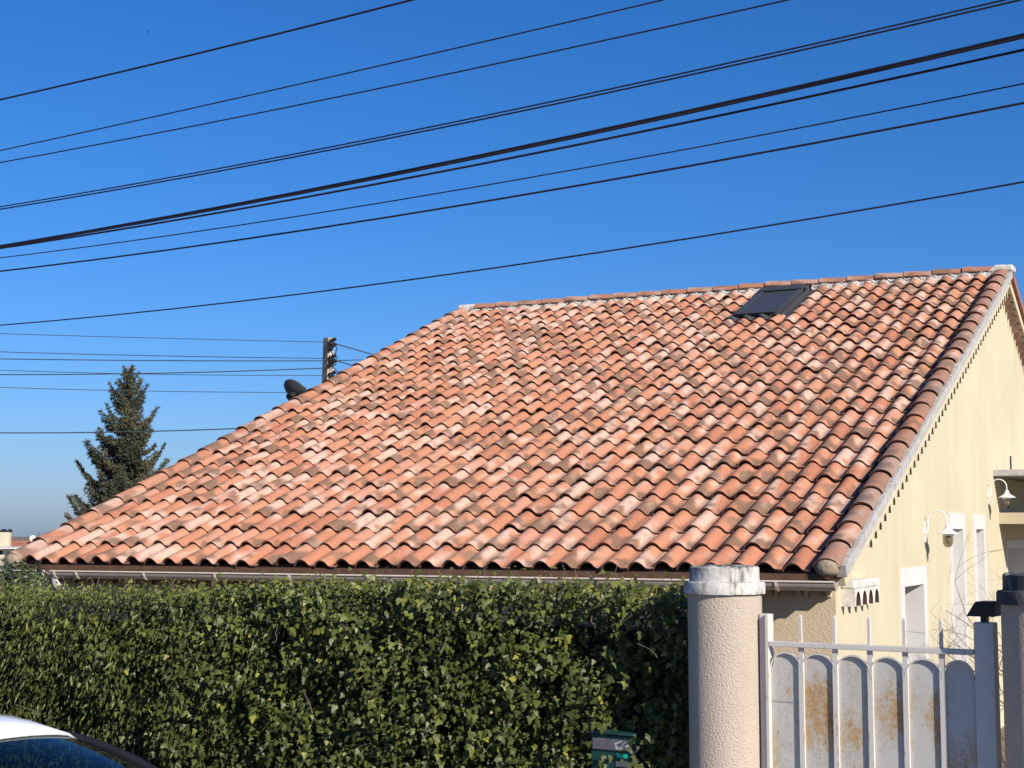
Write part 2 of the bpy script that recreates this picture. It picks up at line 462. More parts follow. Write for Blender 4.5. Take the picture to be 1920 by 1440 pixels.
# ------------------------------------------------------------------ house
AX, AY, AZ = -10.9024, 11.2617, 2.0521            # left end of the eave
P, LS, TH = 0.21, 10.0141, 0.3762                 # tile pitch, slope length, roof angle
NC = 25
G = LS / 25.3                                     # course gauge
W = 38.66 * P
XR = AX + W
VV = Vector((0, math.cos(TH), math.sin(TH))); NN = Vector((0, -math.sin(TH), math.cos(TH)))
A0 = Vector((AX, AY, AZ))
RY, RZ = AY + LS * math.cos(TH), AZ + LS * math.sin(TH)
def roof_pt(x, v, w=0.0):
    return A0 + Vector((x, 0, 0)) + VV * v + NN * w
XG = -2.94                                        # face of the right gable wall
XL = AX + 0.10                                    # face of the left gable wall
YF = AY + 0.36                                    # face of the front wall
YB = RY + (RY - YF)
def roof_z(y):
    return RZ - abs(y - RY) * math.tan(TH)

house = empty('house', (-6.9, 20.5, 0), 'cream rendered house with a long orange clay tile roof behind the hedge', 'house')

# roof deck, both slopes, as one thin solid
mb = MB()
th_ = 0.05
for sgn in (1, -1):
    def sl(x, v, w):
        p = roof_pt(x, v, w)
        if sgn < 0: p.y = 2 * RY - p.y
        return p
    x0, x1 = 0.02, W - 0.05
    mb.add([sl(x0, 0.05, -0.02), sl(x1, 0.05, -0.02), sl(x1, LS, -0.02), sl(x0, LS, -0.02),
            sl(x0, 0.05, -0.02 - th_), sl(x1, 0.05, -0.02 - th_), sl(x1, LS, -0.02 - th_), sl(x0, LS, -0.02 - th_)],
           [(0, 1, 2, 3), (7, 6, 5, 4), (0, 4, 5, 1), (1, 5, 6, 2), (3, 7, 4, 0)])
roof = mb.build('roof', M['clay_dark'], house)
roof['label'] = 'roof of mottled orange, cream and brown clay tiles'

PI_ = 0.9945                                      # column spacing in tile pitches
GS = LS / 23.7
su0, su1, sv0, sv1 = 22.80 * P, 26.12 * P, 19.45 * GS, 22.88 * GS     # the skylight's opening
def su_gap(x): return su0 < x < su1
# --- one clay tile: roll and pan, 12 points across, lip at the lower end
def tile_profile():
    pr = [(-0.078, -0.010)]
    for k in range(9):
        u = -0.068 + 0.136 * k / 8
        pr.append((u, 0.057 * math.cos(math.pi * u / 0.146) ** 0.66))
    pr += [(0.080, 0.003), (0.105, -0.002), (0.140, 0.002)]
    return pr
PROF = tile_profile()
def tile_arrays(length, lift, thick=0.014, prof=PROF, r0=1.0, r1=0.93):
    """verts in (across, up slope, normal), uv per vertex, faces, smooth flags"""
    n = len(prof); V, U, Fc, S = [], [], [], []
    ulen = [0]
    for a, b_ in zip(prof, prof[1:]): ulen.append(ulen[-1] + math.hypot(b_[0] - a[0], b_[1] - a[1]))
    def row(v, w, sc, dz):
        for k, (u, h) in enumerate(prof):
            V.append((u * sc, v, h * sc + w + dz)); U.append((ulen[k] / 0.21, v / G))
    row(0, lift, r0, 0); row(length, 0.0, r1, 0)                         # 0..n, n..2n  top
    row(0, lift, r0, 0); row(0.004, lift, r0, -thick)                    # lip
    row(0.004, lift, r0, -thick); row(length, 0.0, r1, -thick)           # underside
    for k in range(n - 1):
        Fc.append((k, k + 1, n + k + 1, n + k)); S.append(True)
        Fc.append((3 * n + k, 3 * n + k + 1, 2 * n + k + 1, 2 * n + k)); S.append(False)
        Fc.append((5 * n + k, 5 * n + k + 1, 4 * n + k + 1, 4 * n + k)); S.append(True)
    for (a, b_) in ((0, n), (n - 1, 2 * n - 1)):                         # long side edges
        c_, d_ = (4 * n, 5 * n) if a == 0 else (5 * n - 1, 6 * n - 1)
        Fc.append((a, b_, d_, c_) if a == 0 else (b_, a, c_, d_)); S.append(False)
    return np.array(V), np.array(U), Fc, S

def mesh_from(name, V, Fc, S, mat, T=None, U=None, MI=None):
    me = bpy.data.meshes.new(name)
    me.from_pydata(np.asarray(V).tolist(), [], Fc)
    me.polygons.foreach_set('use_smooth', S)
    me.materials.append(mat)
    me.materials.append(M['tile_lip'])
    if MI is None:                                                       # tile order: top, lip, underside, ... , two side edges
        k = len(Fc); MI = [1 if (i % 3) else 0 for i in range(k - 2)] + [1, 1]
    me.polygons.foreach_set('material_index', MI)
    if T is not None: set_tint(me, T, U)
    me.update()
    return me

def tint_row(n):
    c = rng.random(3); return np.tile(np.array([[c[0], c[1], c[2], 1.0]]), (n, 1))

VARIANTS = []
for k in range(72):
    lift = 0.022 + (0.020 * rng.random() ** 2)
    V, U, Fc, S = tile_arrays(G + 0.055, lift, 0.017)
    VARIANTS.append((V, U, Fc, S, tint_row(len(V))))
VMESH = [None] * len(VARIANTS)
ROOT = origin(roof)
spots = []
for j in range(NC + 1):
    for i in range(37):
        cx = (1.03 + i * PI_) * P
        if 22 <= i <= 25 and sv0 - 0.02 <= j * G <= sv1 - 0.02: continue                   # the skylight's opening
        spots.append((i, j, cx, j * G - 0.02))
def dist(sp):
    return (roof_pt(sp[2], sp[3] + G / 2) - CAM).length
spots.sort(key=dist)
restV, restU, restF, restS, restT, nb = [], [], [], [], [], 0
restM = []
for q, (i, j, cx, v0) in enumerate(spots):
    k = int(rng.integers(len(VARIANTS)))
    yawt = rng.normal(0, 0.013); dx = rng.normal(0, 0.003); dv = rng.normal(0, 0.009)
    roll_ = rng.normal(0, 0.010)
    if j == NC: dv = 0
    loc = roof_pt(cx + dx, v0 + dv, 0.0)
    if q < 300 and j < NC:
        if VMESH[k] is None:
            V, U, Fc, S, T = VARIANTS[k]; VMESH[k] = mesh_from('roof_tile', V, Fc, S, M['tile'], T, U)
        o = link('roof_tile', VMESH[k], roof, loc - ROOT)
        m3 = Matrix((Vector((1, 0, 0)), VV, NN)).transposed() @ (Matrix.Rotation(yawt, 3, 'Z') @ Matrix.Rotation(roll_, 3, 'Y'))
        o.rotation_euler = m3.to_euler()
    else:
        V, U, Fc, S, T = VARIANTS[k]
        m3 = np.array(Matrix((Vector((1, 0, 0)), VV, NN)).transposed() @ (Matrix.Rotation(yawt, 3, 'Z') @ Matrix.Rotation(roll_, 3, 'Y')))
        VVl = V.copy()
        if j == NC: VVl[:, 1] = np.minimum(VVl[:, 1], G * 0.27)
        restV.append(VVl @ m3.T + np.array(loc - ROOT)); restU.append(U); restT.append(tint_row(len(V)))
        restF += [tuple(x + nb for x in f) for f in Fc]; restS += S; nb += len(V)
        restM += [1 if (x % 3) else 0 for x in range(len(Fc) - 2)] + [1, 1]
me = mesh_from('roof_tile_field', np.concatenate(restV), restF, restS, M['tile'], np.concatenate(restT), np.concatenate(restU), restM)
o = link('roof_tile_field', me, roof); o['kind'] = 'stuff'; o['label'] = 'upper courses of mottled clay tiles'

# --- verge tiles down both rakes, half round and wider than the field tiles
def half_profile(r_, h=None, n=9):
    h = h or r_
    return [(r_ * math.cos(math.pi * (1 - k / n)), h * math.sin(math.pi * (1 - k / n))) for k in range(n + 1)]
VP = half_profile(0.098, 0.072)
verge_mesh = []
for k in range(16):
    V, U, Fc, S = tile_arrays(G + 0.05, 0.022 + 0.008 * rng.random(), 0.016, VP)
    verge_mesh.append(mesh_from('verge_tile', V, Fc, S, M['verge_tile' if k < 12 else 'tile'], tint_row(len(V)), U))
    V2, U2, F2, S2 = tile_arrays(G + 0.05, 0.022 + 0.008 * rng.random(), 0.016, VP)
    verge_mesh.append(mesh_from('verge_tile', V2, F2, S2, M['tile'], tint_row(len(V2)), U2))
for side, cx in (('r', 38.12 * P), ('l', 0.08 * P)):
    for j in range(NC):
        loc = roof_pt(cx + rng.normal(0, 0.003), j * G - 0.03, 0.030)
        pick = 2 * int(rng.integers(16)) + (0 if side == 'r' else 1)
        o = link('verge_tile', verge_mesh[pick], roof, loc - ROOT)
        m3 = Matrix((Vector((1, 0, 0)), VV, NN)).transposed() @ Matrix.Rotation(rng.normal(0, 0.012), 3, 'Z')
        o.rotation_euler = m3.to_euler()
# --- ridge tiles
RP = half_profile(0.128, 0.078)
rl = 0.385
nr = int(round((W - 0.46) / rl)); rl = (W - 0.46) / nr
rmesh = []
for k in range(14):
    V, U, Fc, S = tile_arrays(rl + 0.045, 0.012 + 0.006 * rng.random(), 0.014, RP)
    rmesh.append(mesh_from('ridge_tile', V, Fc, S, M['tile'], tint_row(len(V)), U))
for k in range(nr):
    loc = Vector((AX + 0.23 + k * rl, RY, RZ + 0.035 + rng.normal(0, 0.003)))
    o = link('ridge_tile', rmesh[int(rng.integers(14))], roof, loc - ROOT)
    o.rotation_euler = (0, 0, R(-90) + rng.normal(0, 0.01))
# crumbling white mortar bedding the ridge tiles: fills the troughs of the last course
mb = MB(); V, Fc = [], []
nx = 37 * 14
def crest(x):
    ph = (((x / P - 1.03) / PI_) % 1.0); ph = ph if ph < 0.7 else ph - 1
    return 0.057 * max(0.0, math.cos(min(1.57, math.pi * abs(ph * P) / 0.152)))
xs_ = [0.10 + (W - 0.30) * k / nx for k in range(nx + 1)]
jit = np.convolve(rng.normal(0, 1, nx + 9), np.ones(5) / 5, 'valid')
for k, x in enumerate(xs_):
    c = crest(x); e = 0.012 * jit[k]
    V += [roof_pt(x, LS - 0.165 + e * 1.5, c * 0.96 - 0.002), roof_pt(x, LS - 0.135 + e, c * 0.75 + 0.030 + e * .4), roof_pt(x, LS - 0.06, 0.085), roof_pt(x, LS + 0.02, 0.080)]
for k in range(nx):
    if su_gap(xs_[k]): continue
    for q_ in range(3): Fc.append((4 * k + q_, 4 * k + 4 + q_, 4 * k + 5 + q_, 4 * k + 1 + q_))
mb.add(V, Fc, 0, True)
o = mb.build('ridge_mortar', M['ridge_mortar'], roof); o['label'] = 'crumbling white mortar under the ridge tiles'
mb = MB(); mb.box((AX + 0.05, RY - 0.03, RZ - 0.08), (XR - 0.08, RY + 0.03, RZ + 0.062)); mb.build('ridge_board', M['wood'], roof)
# mortar blobs closing the verge ends and ridge ends
def lump(name, c, r3, mat, parent, n=9, seed=0, label=None):
    g = np.random.default_rng(seed); mb = MB(); V, Fc = [], []
    for a in range(n + 1):
        ph = math.pi * a / n
        for k in range(12):
            t = 2 * math.pi * k / 12; s_ = 1 + g.normal(0, 0.045)
            V.append(Vector(c) + Vector((r3[0] * math.sin(ph) * math.cos(t) * s_, r3[1] * math.sin(ph) * math.sin(t) * s_, r3[2] * math.cos(ph) * s_)))
    for a in range(n):
        for k in range(12):
            Fc.append((a * 12 + k, (a + 1) * 12 + k, (a + 1) * 12 + (k + 1) % 12, a * 12 + (k + 1) % 12))
    mb.add(V, Fc, 0, True)
    o = mb.build(name, mat, parent)
    if label: o['label'] = label
    return o
lump('verge_mortar', roof_pt(38.12 * P, -0.015, 0.050), (0.096, 0.056, 0.070), M['plug'], roof, seed=3, label='earthy mortar plug at the lower end of the verge')
lump('verge_mortar', roof_pt(0.08 * P, -0.02, 0.046), (0.106, 0.060, 0.078), M['plug'], roof, seed=4)
mb = MB(); mb.box((AX - 0.06, RY - 0.12, RZ - 0.06), (AX + 0.26, RY + 0.12, RZ + 0.110)); mb.build('ridge_end', M['cement_white'], roof, bevel=0.04)
mb = MB(); mb.prism([(XR - 0.30, RY - 0.13, RZ + 0.02), (XR + 0.03, RY - 0.13, RZ + 0.02), (XR + 0.03, RY - 0.13, RZ + 0.100), (XR - 0.20, RY - 0.13, RZ + 0.110)], (0, 0.28, 0))
mb.build('ridge_end', M['cement_white'], roof, bevel=0.02)

# --- cement edge, rake band and stepped cornice of the right gable
def rake_strip(name, x0, x1, w0, w1, mat, parent, v0=0.0, v1=LS, jag=0.0, back=False, nseg=1):
    mb = MB()
    for k in range(nseg):
        a, b_ = v0 + (v1 - v0) * k / nseg, v0 + (v1 - v0) * (k + 1) / nseg
        j0, j1 = rng.normal(0, jag) if jag else 0, rng.normal(0, jag) if jag else 0
        pts = [roof_pt(x0 - AX, a, w0), roof_pt(x1 - AX, a, w0), roof_pt(x1 - AX, a, w1 + j0), roof_pt(x0 - AX, a, w1 + j0),
               roof_pt(x0 - AX, b_, w0), roof_pt(x1 - AX, b_, w0), roof_pt(x1 - AX, b_, w1 + j1), roof_pt(x0 - AX, b_, w1 + j1)]
        if back:
            for p in pts: p.y = 2 * RY - p.y
        mb.add(pts, [(0, 1, 2, 3), (7, 6, 5, 4), (1, 5, 6, 2), (0, 3, 7, 4), (3, 2, 6, 7), (0, 4, 5, 1)])
    return mb.build(name, mat, parent)
for bk in (False, True):
    rake_strip('verge_cement', XR - 0.06, XR + 0.012, -0.045, 0.048, M['cement'] if not bk else M['clay_dark'], roof, 0.03, LS + 0.02, 0.003, bk, 60)
gable_cornice = rake_strip('gable_cornice', XG + 0.002, XR - 0.03, -0.155, -0.046, M['cream'], house, 0.12, LS - 0.02)
rake_back = rake_strip('gable_cornice', XG + 0.002, XR - 0.03, -0.155, -0.046, M['cream'], house, 0.12, LS - 0.02, back=True)

def cornice_tile_mesh(name, wd, dp, ht, r_, mats):
    """rendered block with a clay arch mouth; local x outwards, y along, z up"""
    mb = MB(); n = 8
    arc = [(r_ * math.cos(math.pi * k / n), ht * 0.86 * math.sin(math.pi * k / n) ** 0.9) for k in range(n + 1)]
    h = wd / 2
    for x in (dp,):
        for k in range(n):
            (y0, z0), (y1, z1) = arc[k], arc[k + 1]
            Y0 = h if k == 0 else y0 / r_ * h; Y1 = -h if k == n - 1 else y1 / r_ * h
            mb.add([(x, y0, z0), (x, Y0, ht), (x, Y1, ht), (x, y1, z1)], [(0, 1, 2, 3)])
        mb.add([(x, h, 0), (x, h, ht), (x, r_, 0)], [(0, 1, 2)]); mb.add([(x, -h, 0), (x, -r_, 0), (x, -h, ht)], [(0, 1, 2)])
    for k in range(n):
        (y0, z0), (y1, z1) = arc[k], arc[k + 1]
        mb.add([(dp, y0, z0), (dp, y1, z1), (0.002, y1, z1), (0.002, y0, z0)], [(0, 1, 2, 3)], 1)
    mb.add([(0, h, 0), (dp, h, 0), (dp, h, ht), (0, h, ht)], [(3, 2, 1, 0)])
    mb.add([(0, -h, 0), (dp, -h, 0), (dp, -h, ht), (0, -h, ht)], [(0, 1, 2, 3)])
    mb.add([(0, -h, ht), (dp, -h, ht), (dp, h, ht), (0, h, ht)], [(0, 1, 2, 3)])
    for s_ in (1, -1):
        mb.add([(0, s_ * r_, 0), (dp, s_ * r_, 0), (dp, s_ * h, 0), (0, s_ * h, 0)], [(0, 1, 2, 3)])
    return mb.mesh(name, mats)
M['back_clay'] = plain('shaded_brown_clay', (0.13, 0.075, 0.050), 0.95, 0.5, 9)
M['hollow'] = plain('shade_dark_clay', (0.075, 0.045, 0.032), 0.95, 0.3, 20)  # clay darkened to paint the shade inside the arch mouths
ct = cornice_tile_mesh('cornice_tile', 0.196, XR - XG - 0.035, 0.085, 0.050, [M['cream'], M['hollow']])
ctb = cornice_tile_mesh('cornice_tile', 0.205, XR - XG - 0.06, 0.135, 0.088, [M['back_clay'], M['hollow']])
ctf = cornice_tile_mesh('cornice_tile', 0.21, 0.045, 0.075, 0.070, [M['roughcast'], M['hollow']])
ny = 44
dyc = (RY - 0.30 - (AY + 1.05)) / ny
for k in range(ny + 1):
    y = AY + 1.05 + k * dyc
    link('cornice_tile', ct, gable_cornice, Vector((XG + 0.001, y, roof_z(y) - 0.235)) - origin(gable_cornice))
for k in range(14):
    y = RY + 0.30 + k * dyc
    link('cornice_tile', ctb, rake_back, Vector((XG + 0.001, y, roof_z(y) - 0.265)) - origin(rake_back))
# white corbel of four arches at the foot of the rake, and the row under the front eave
ct4 = cornice_tile_mesh('corbel_arch', 0.212, 0.11, 0.135, 0.078, [M['cement_white'], M['hollow']])
mb = MB(); mb.box((XG + 0.001, YF + 0.16, 1.915), (XG + 0.112, YF + 1.02, 1.985))
corbel = mb.build('corbel', M['cement_white'], house, bevel=0.015); corbel['label'] = 'white corbel of four arched clay tiles at the eave corner'
for k in range(4):
    link('corbel_arch', ct4, corbel, Vector((XG + 0.001, YF + 0.272 + k * 0.212, 1.782)) - origin(corbel))
mb = MB(); mb.box((AX + 0.10, YF - 0.05, 1.9375), (XG, YF - 0.001, 1.9445))
front_cornice = mb.build('front_cornice', M['roughcast'], house)
for k in range(34):
    o = link('cornice_tile', ctf, front_cornice, Vector((XG - 0.13 - k * 0.235, YF - 0.001, 1.862)) - origin(front_cornice), (0, 0, R(-90)))

# --- walls
def gable_face(mb, x, flip, holes, mi=0):
    """wall plane at x from YF to YB, cut by (y0, y1, z0, z1) holes"""
    ys = sorted({YF, RY, YB, *[h[0] for h in holes], *[h[1] for h in holes]})
    for a, b_ in zip(ys, ys[1:]):
        hs = [h for h in holes if h[0] <= a + 1e-6 and h[1] >= b_ - 1e-6]
        segs, z = [], -0.3
        for h in sorted(hs, key=lambda h: h[2]):
            segs.append((z, h[2], z, h[2])); z = h[3]
        segs.append((z, roof_z(a) - 0.06, z, roof_z(b_) - 0.06))
        for (za, zb, zc, zd) in segs:
            if zb - za < 1e-4: continue
            q = [(x, a, za), (x, b_, zc), (x, b_, zd), (x, a, zb)]
            mb.add(q, [(0, 1, 2, 3) if not flip else (3, 2, 1, 0)], mi)
def g_at(px, py): return on_plane(px, py, (XG, 0, 0), Vector((1, 0, 0)))
HOLES = [(14.10, 14.97, 0.95, 1.86), (16.56, 17.22, 0.10, 2.39), (18.08, 18.60, 0.10, 2.39), (20.45, 21.9, 0.10, 2.15)]
mb = MB(); gable_face(mb, XG, False, HOLES)
gw = mb.build('gable_wall', M['cream'], house)
mb = MB(); gable_face(mb, XL, True, [])
mb.build('gable_wall', M['cream'], house)
mb = MB(); mb.quad((XL, YF, -0.3), (XG, YF, -0.3), (XG, YF, 2.02), (XL, YF, 2.02))
fw = mb.build('front_wall', M['roughcast'], house); fw['label'] = 'front wall of tan roughcast under the eave'
mb = MB(); mb.quad((XG, YB, -.3), (XL, YB, -.3), (XL, YB, 2.02), (XG, YB, 2.02)); mb.build('back_wall', M['cream'], house)

def opening(name, hole, depth, sur, top, kind):
    """white surround, reveals and leaf of an opening in the right gable wall"""
    y0, y1, z0, z1 = hole
    mb = MB(); xo = XG + 0.012
    mb.box((XG - 0.01, y0 - sur, z0 - 0.06 if kind == 'window' else z0), (xo, y0, z1 + top)); mb.box((XG - 0.01, y1, z0 - 0.06 if kind == 'window' else z0), (xo, y1 + sur, z1 + top))
    mb.box((XG - 0.01, y0, z1), (xo, y1, z1 + top))
    if kind == 'window': mb.box((XG - depth, y0, z0 - 0.06), (xo + 0.03, y1, z0))
    e = 0.0015
    mb.quad((XG - depth, y0 + e, z0), (XG, y0 + e, z0), (XG, y0 + e, z1), (XG - depth, y0 + e, z1))
    mb.quad((XG, y1 - e, z0), (XG - depth, y1 - e, z0), (XG - depth, y1 - e, z1), (XG, y1 - e, z1))
    mb.quad((XG, y0, z1 - e), (XG, y1, z1 - e), (XG - depth, y1, z1 - e), (XG - depth, y0, z1 - e))
    o = mb.build(name, M['white_trim'], house)
    mb = MB()
    if kind == 'window':
        mb.quad((XG - depth + 0.02, y0, z0), (XG - depth + 0.02, y1, z0), (XG - depth + 0.02, y1, z1), (XG - depth + 0.02, y0, z1)); mb.build('pane', M['pane'], o)
        mb = MB()
        for a, b_, c, d in ((y0, y0 + .05, z0, z1), (y1 - .05, y1, z0, z1), (y0 + .05, y1 - .05, z1 - .05, z1), (y0 + .05, y1 - .05, z0, z0 + .05)):
            mb.box((XG - depth - 0.02, a, c), (XG - depth + 0.035, b_, d))
        mb.build('window_frame', M['white_trim'], o)
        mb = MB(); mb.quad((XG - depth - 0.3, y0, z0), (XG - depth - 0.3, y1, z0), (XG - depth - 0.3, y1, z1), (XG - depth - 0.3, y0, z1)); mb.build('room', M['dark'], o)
    else:
        mb.box((XG - depth - 0.04, y0, z0), (XG - depth, y1, z1)); mb.build('door_leaf', M['white_trim'], o)
        mb = MB(); mb.tube([(XG - depth, y0 + 0.07, 1.05), (XG - depth + 0.05, y0 + 0.07, 1.05), (XG - depth + 0.05, y0 + 0.17, 1.05)], 0.009); mb.build('door_handle', M['dark_cap'], o)
    return o
opening('window', HOLES[0], 0.30, 0.16, 0.17, 'window')['label'] = 'small window with a white surround low on the gable'
opening('door', HOLES[1], 0.24, 0.13, 0.17, 'door')['label'] = 'wider of two tall white framed doorways on the gable'
opening('door', HOLES[2], 0.22, 0.15, 0.17, 'door')['label'] = 'narrower tall white framed doorway nearer the canopy'
opening('door', HOLES[3], 0.26, 0.06, 0.10, 'door')['label'] = 'white doorway under the concrete canopy'
# canopy: thin concrete slab over the last doorway
mb = MB(); mb.box((XG - 0.05, 19.50, 3.045), (XG + 1.45, 23.4, 3.125)); can = mb.build('canopy', M['cement'], house, bevel=0.008)
can['label'] = 'thin grey concrete canopy slab'
mb = MB(); mb.box((XG, 19.86, 2.46), (XG + 1.15, 23.3, 2.60)); mb.build('beam', M['cream'], can)
mb = MB(); mb.tube([(XG + 0.18, 19.75, 3.12), (XG + 0.18, 19.75, 3.30)], 0.012); mb.build('rod', M['zinc'], can)

# --- gutter with brackets and a downpipe
GY, GZ, GR = AY - 0.065, 1.985, 0.062
gx0, gx1 = AX + 0.07, AX + 38.4 * P + 0.015
mb = MB(); n = 12; prof = [(GR * math.cos(math.pi + math.pi * k / n), GR * math.sin(math.pi + math.pi * k / n)) for k in range(n + 1)]
V, Fc = [], []
for x in (gx0, gx1):
    for (dy, dz) in prof: V.append((x, GY + dy, GZ + dz))
    for (dy, dz) in prof: V.append((x, GY + dy * 0.95, GZ + dz * 0.95))
m_ = 2 * (n + 1)
for k in range(n):
    Fc.append((k, k + 1, m_ + k + 1, m_ + k)); Fc.append((n + 1 + k, m_ + n + 1 + k, m_ + n + 2 + k, n + 2 + k))
mb.add(V, Fc, 0, True)
for x in (gx0, gx1):
    mb.add([(x, GY + dy, GZ + dz) for dy, dz in prof], [tuple(range(n + 1))])
gut = mb.build('gutter', M['gutter'], house); gut['label'] = 'taupe half round gutter along the eave'
mb = MB()
for a, b_ in ((gx0, AX + 0.50), (AX + 0.57, gx1)): mb.tube([(a, GY - GR - 0.002, GZ + 0.004), (b_, GY - GR - 0.002, GZ + 0.004)], 0.008)
mb.build('gutter_bead', M['gutter_bead'], gut)
for k, x in enumerate([AX + 0.27, AX + 0.47, AX + 0.62, AX + 0.89] + [AX + 0.89 + 0.80 * q for q in range(1, 9)] + [AX + 7.64]):
    mb = MB(); pr = [(math.cos(math.pi + math.pi * q / 8), math.sin(math.pi + math.pi * q / 8)) for q in range(9)]
    V = [(x + s_ * 0.011, GY + c * (GR + 0.004), GZ + d * (GR + 0.004)) for s_ in (-1, 1) for c, d in pr]
    V += [(x + s_ * 0.011, GY + c * (GR + 0.010), GZ + d * (GR + 0.010)) for s_ in (-1, 1) for c, d in pr]
    Fc = []
    for q in range(8):
        Fc += [(18 + q, 18 + q + 1, 27 + q + 1, 27 + q), (q, 18 + q, 18 + q + 1, q + 1)[::-1], (9 + q, 9 + q + 1, 27 + q + 1, 27 + q)]
    mb.add(V, Fc); mb.build('bracket', M['gutter_bead'], gut)
mb = MB(); mb.box((gx0, AY - 0.02, 1.93), (XG - 0.02, AY + 0.05, 2.045)); mb.build('fascia', M['wood'], house)
mb = MB(); mb.box((gx0, AY + 0.053, 1.945), (XG - 0.02, YF, 1.965)); mb.build('soffit', M['wood'], house)
dpx = AX + 0.58
mb = MB(); mb.tube([(dpx, GY, GZ - 0.05), (dpx, GY, GZ - 0.11), (dpx + 0.03, YF - 0.16, GZ - 0.26), (dpx + 0.03, YF - 0.06, GZ - 0.40), (dpx + 0.03, YF - 0.06, 0.0)], 0.04, 12)
mb.build('downpipe', M['white_trim'], house)['label'] = 'white downpipe elbow at the left end of the gutter'

# --- skylight with a closed roller shutter
mbx = (Vector((1, 0, 0)), VV, NN)
def rbox(mb, x0, x1, v0, v1, w0, w1): return mb.box((x0, v0, w0), (x1, v1, w1), ax=mbx, o=A0)
mb = MB()
rbox(mb, su0 + 0.06, su0 + 0.12, sv0 + .1, sv1, -0.02, 0.100); rbox(mb, su1 - 0.12, su1 - 0.06, sv0 + .1, sv1, -0.02, 0.100)
rbox(mb, su0 + 0.121, su1 - 0.121, sv1 - 0.10, sv1, -0.02, 0.096); rbox(mb, su0 + 0.121, su1 - 0.121, sv0 + .1, sv0 + 0.17, -0.02, 0.094)
skl = mb.build('skylight', M['shutter'], house, bevel=0.006); skl['label'] = 'dark skylight with its shutter closed, just below the ridge'
mb = MB()
for k in range(16):
    a = sv0 + 0.175 + k * (sv1 - 0.105 - sv0 - 0.175) / 16; b_ = a + (sv1 - 0.105 - sv0 - 0.175) / 16
    rbox(mb, su0 + 0.122, su1 - 0.122, a, b_ - 0.004, 0.06, 0.088)
mb.build('shutter', M['shutter'], skl)
mb = MB(); rbox(mb, su0 + 0.04, su1 - 0.04, sv1 - 0.14, sv1 + 0.02, 0.1005, 0.114); mb.build('shutter_box', M['shutter'], skl, bevel=0.015)
mb = MB(); rbox(mb, su0 + 0.10, su1 - 0.10, sv0 + 0.06, sv0 + 0.14, 0.085, 0.108); mb.build('end_slat', M['shutter'], skl, bevel=0.01)
mb = MB(); rbox(mb, su0 - 0.05, su1 + 0.10, sv0 - 0.06, sv1 + 0.14, -0.015, 0.012)
rbox(mb, su0 - 0.005, su0 + 0.012, sv0 + 0.03, sv1 + 0.1, 0.013, 0.06); rbox(mb, su1 - 0.012, su1 + 0.005, sv0 + 0.03, sv1 + 0.1, 0.013, 0.06)
rbox(mb, su0 + 0.0, su1 - 0.02, sv1 + 0.021, sv1 + 0.2, 0.05, 0.085)
mb.build('flashing', M['zinc'], skl)
mb = MB()                                                              # pleated apron dressed over the course below
V, Fc = [], []
nx = 60
for k in range(nx + 1):
    x = su0 - 0.04 + (su1 - su0 + 0.02) * k / nx
    ph = (((x / P - 1.03) / PI_) % 1.0); ph = ph if ph < 0.7 else ph - 1
    h = 0.060 * max(0.0, math.cos(min(1.57, math.pi * abs(ph * P) / 0.158))) + 0.014
    V += [roof_pt(x, sv0 - 0.07, h + 0.020), roof_pt(x, sv0 + 0.05, h + 0.012), roof_pt(x, sv0 + 0.13, 0.05)]
for k in range(nx):
    for q in range(2): Fc.append((3 * k + q, 3 * k + 3 + q, 3 * k + 4 + q, 3 * k + 1 + q))
mb.add(V, Fc, 0, True); mb.build('apron', M['zinc'], skl)

# ------------------------------------------------------------------ wall lamps
def wall_lamp(y_, z_, label, sc=0.74):
    base = Vector((0, 0, 0)); y = z = 0.0; org = Vector((XG, y_, z_))
    t = empty('wall_lamp', (0, 0, 0), label, 'wall lamp', 'swan neck lamps on the gable wall')
    mb = MB(); mb.lathe(base + Vector((0.001, 0, 0)), [(0.0, 0.022), (0.05, 0.022), (0.055, 0.0)][::-1], 16, axis=(1, 0, 0))
    mb.box((base.x + .001, y - .028, z - .14), (base.x + .02, y + .028, z + .14)); mb.build('back_plate', M['lamp_white'], t, bevel=0.005)
    pts = []
    for k in range(15):
        a = math.pi * k / 14
        pts.append(base + Vector((0.05 + 0.125 * (1 - math.cos(a)), 0, 0.14 + 0.125 * math.sin(a) * 1.05)) * 1.0)
    pts = [base + Vector((0.02, 0, -0.02)), base + Vector((0.045, 0, 0.0)), base + Vector((0.05, 0, 0.08))] + pts + [base + Vector((0.30, 0, 0.09))]
    mb = MB(); mb.tube(pts, 0.0085, 8); mb.build('swan_neck', M['lamp_white'], t)
    c = base + Vector((0.30, 0, -0.03))
    mb = MB(); mb.lathe(c, [(0.135, 0.0), (0.137, 0.006), (0.137, 0.006), (0.062, 0.050), (0.036, 0.075), (0.032, 0.105), (0.02, 0.125), (0, 0.13)], 24)
    mb.lathe(c, [(0.132, 0.0), (0.058, 0.045), (0, 0.045)], 24); sh = mb.build('lamp_shade', M['lamp_white'], t)
    mb = MB(); mb.lathe(c, [(0, -0.175), (0.03, -0.170), (0.052, -0.15), (0.064, -0.115), (0.066, -0.02), (0.062, 0.0)], 20); mb.build('glass_jar', M['lamp_glass'], t)
    mb = MB(); mb.lathe(c, [(0, -0.13), (0.025, -0.12), (0.040, -0.09), (0.040, 0.03)], 14); mb.build('bulb', M['lamp_bulb'], t)
    mb = MB(); mb.lathe(c, [(0.066, -0.022), (0.071, -0.022), (0.071, 0.0), (0.066, 0.0)], 20); mb.build('collar', M['lamp_white'], t)
    t.location = org; t.scale = (sc, sc, sc)
    return t
wall_lamp(15.12, 2.36, 'white swan neck wall lamp between the small window and the wider doorway')
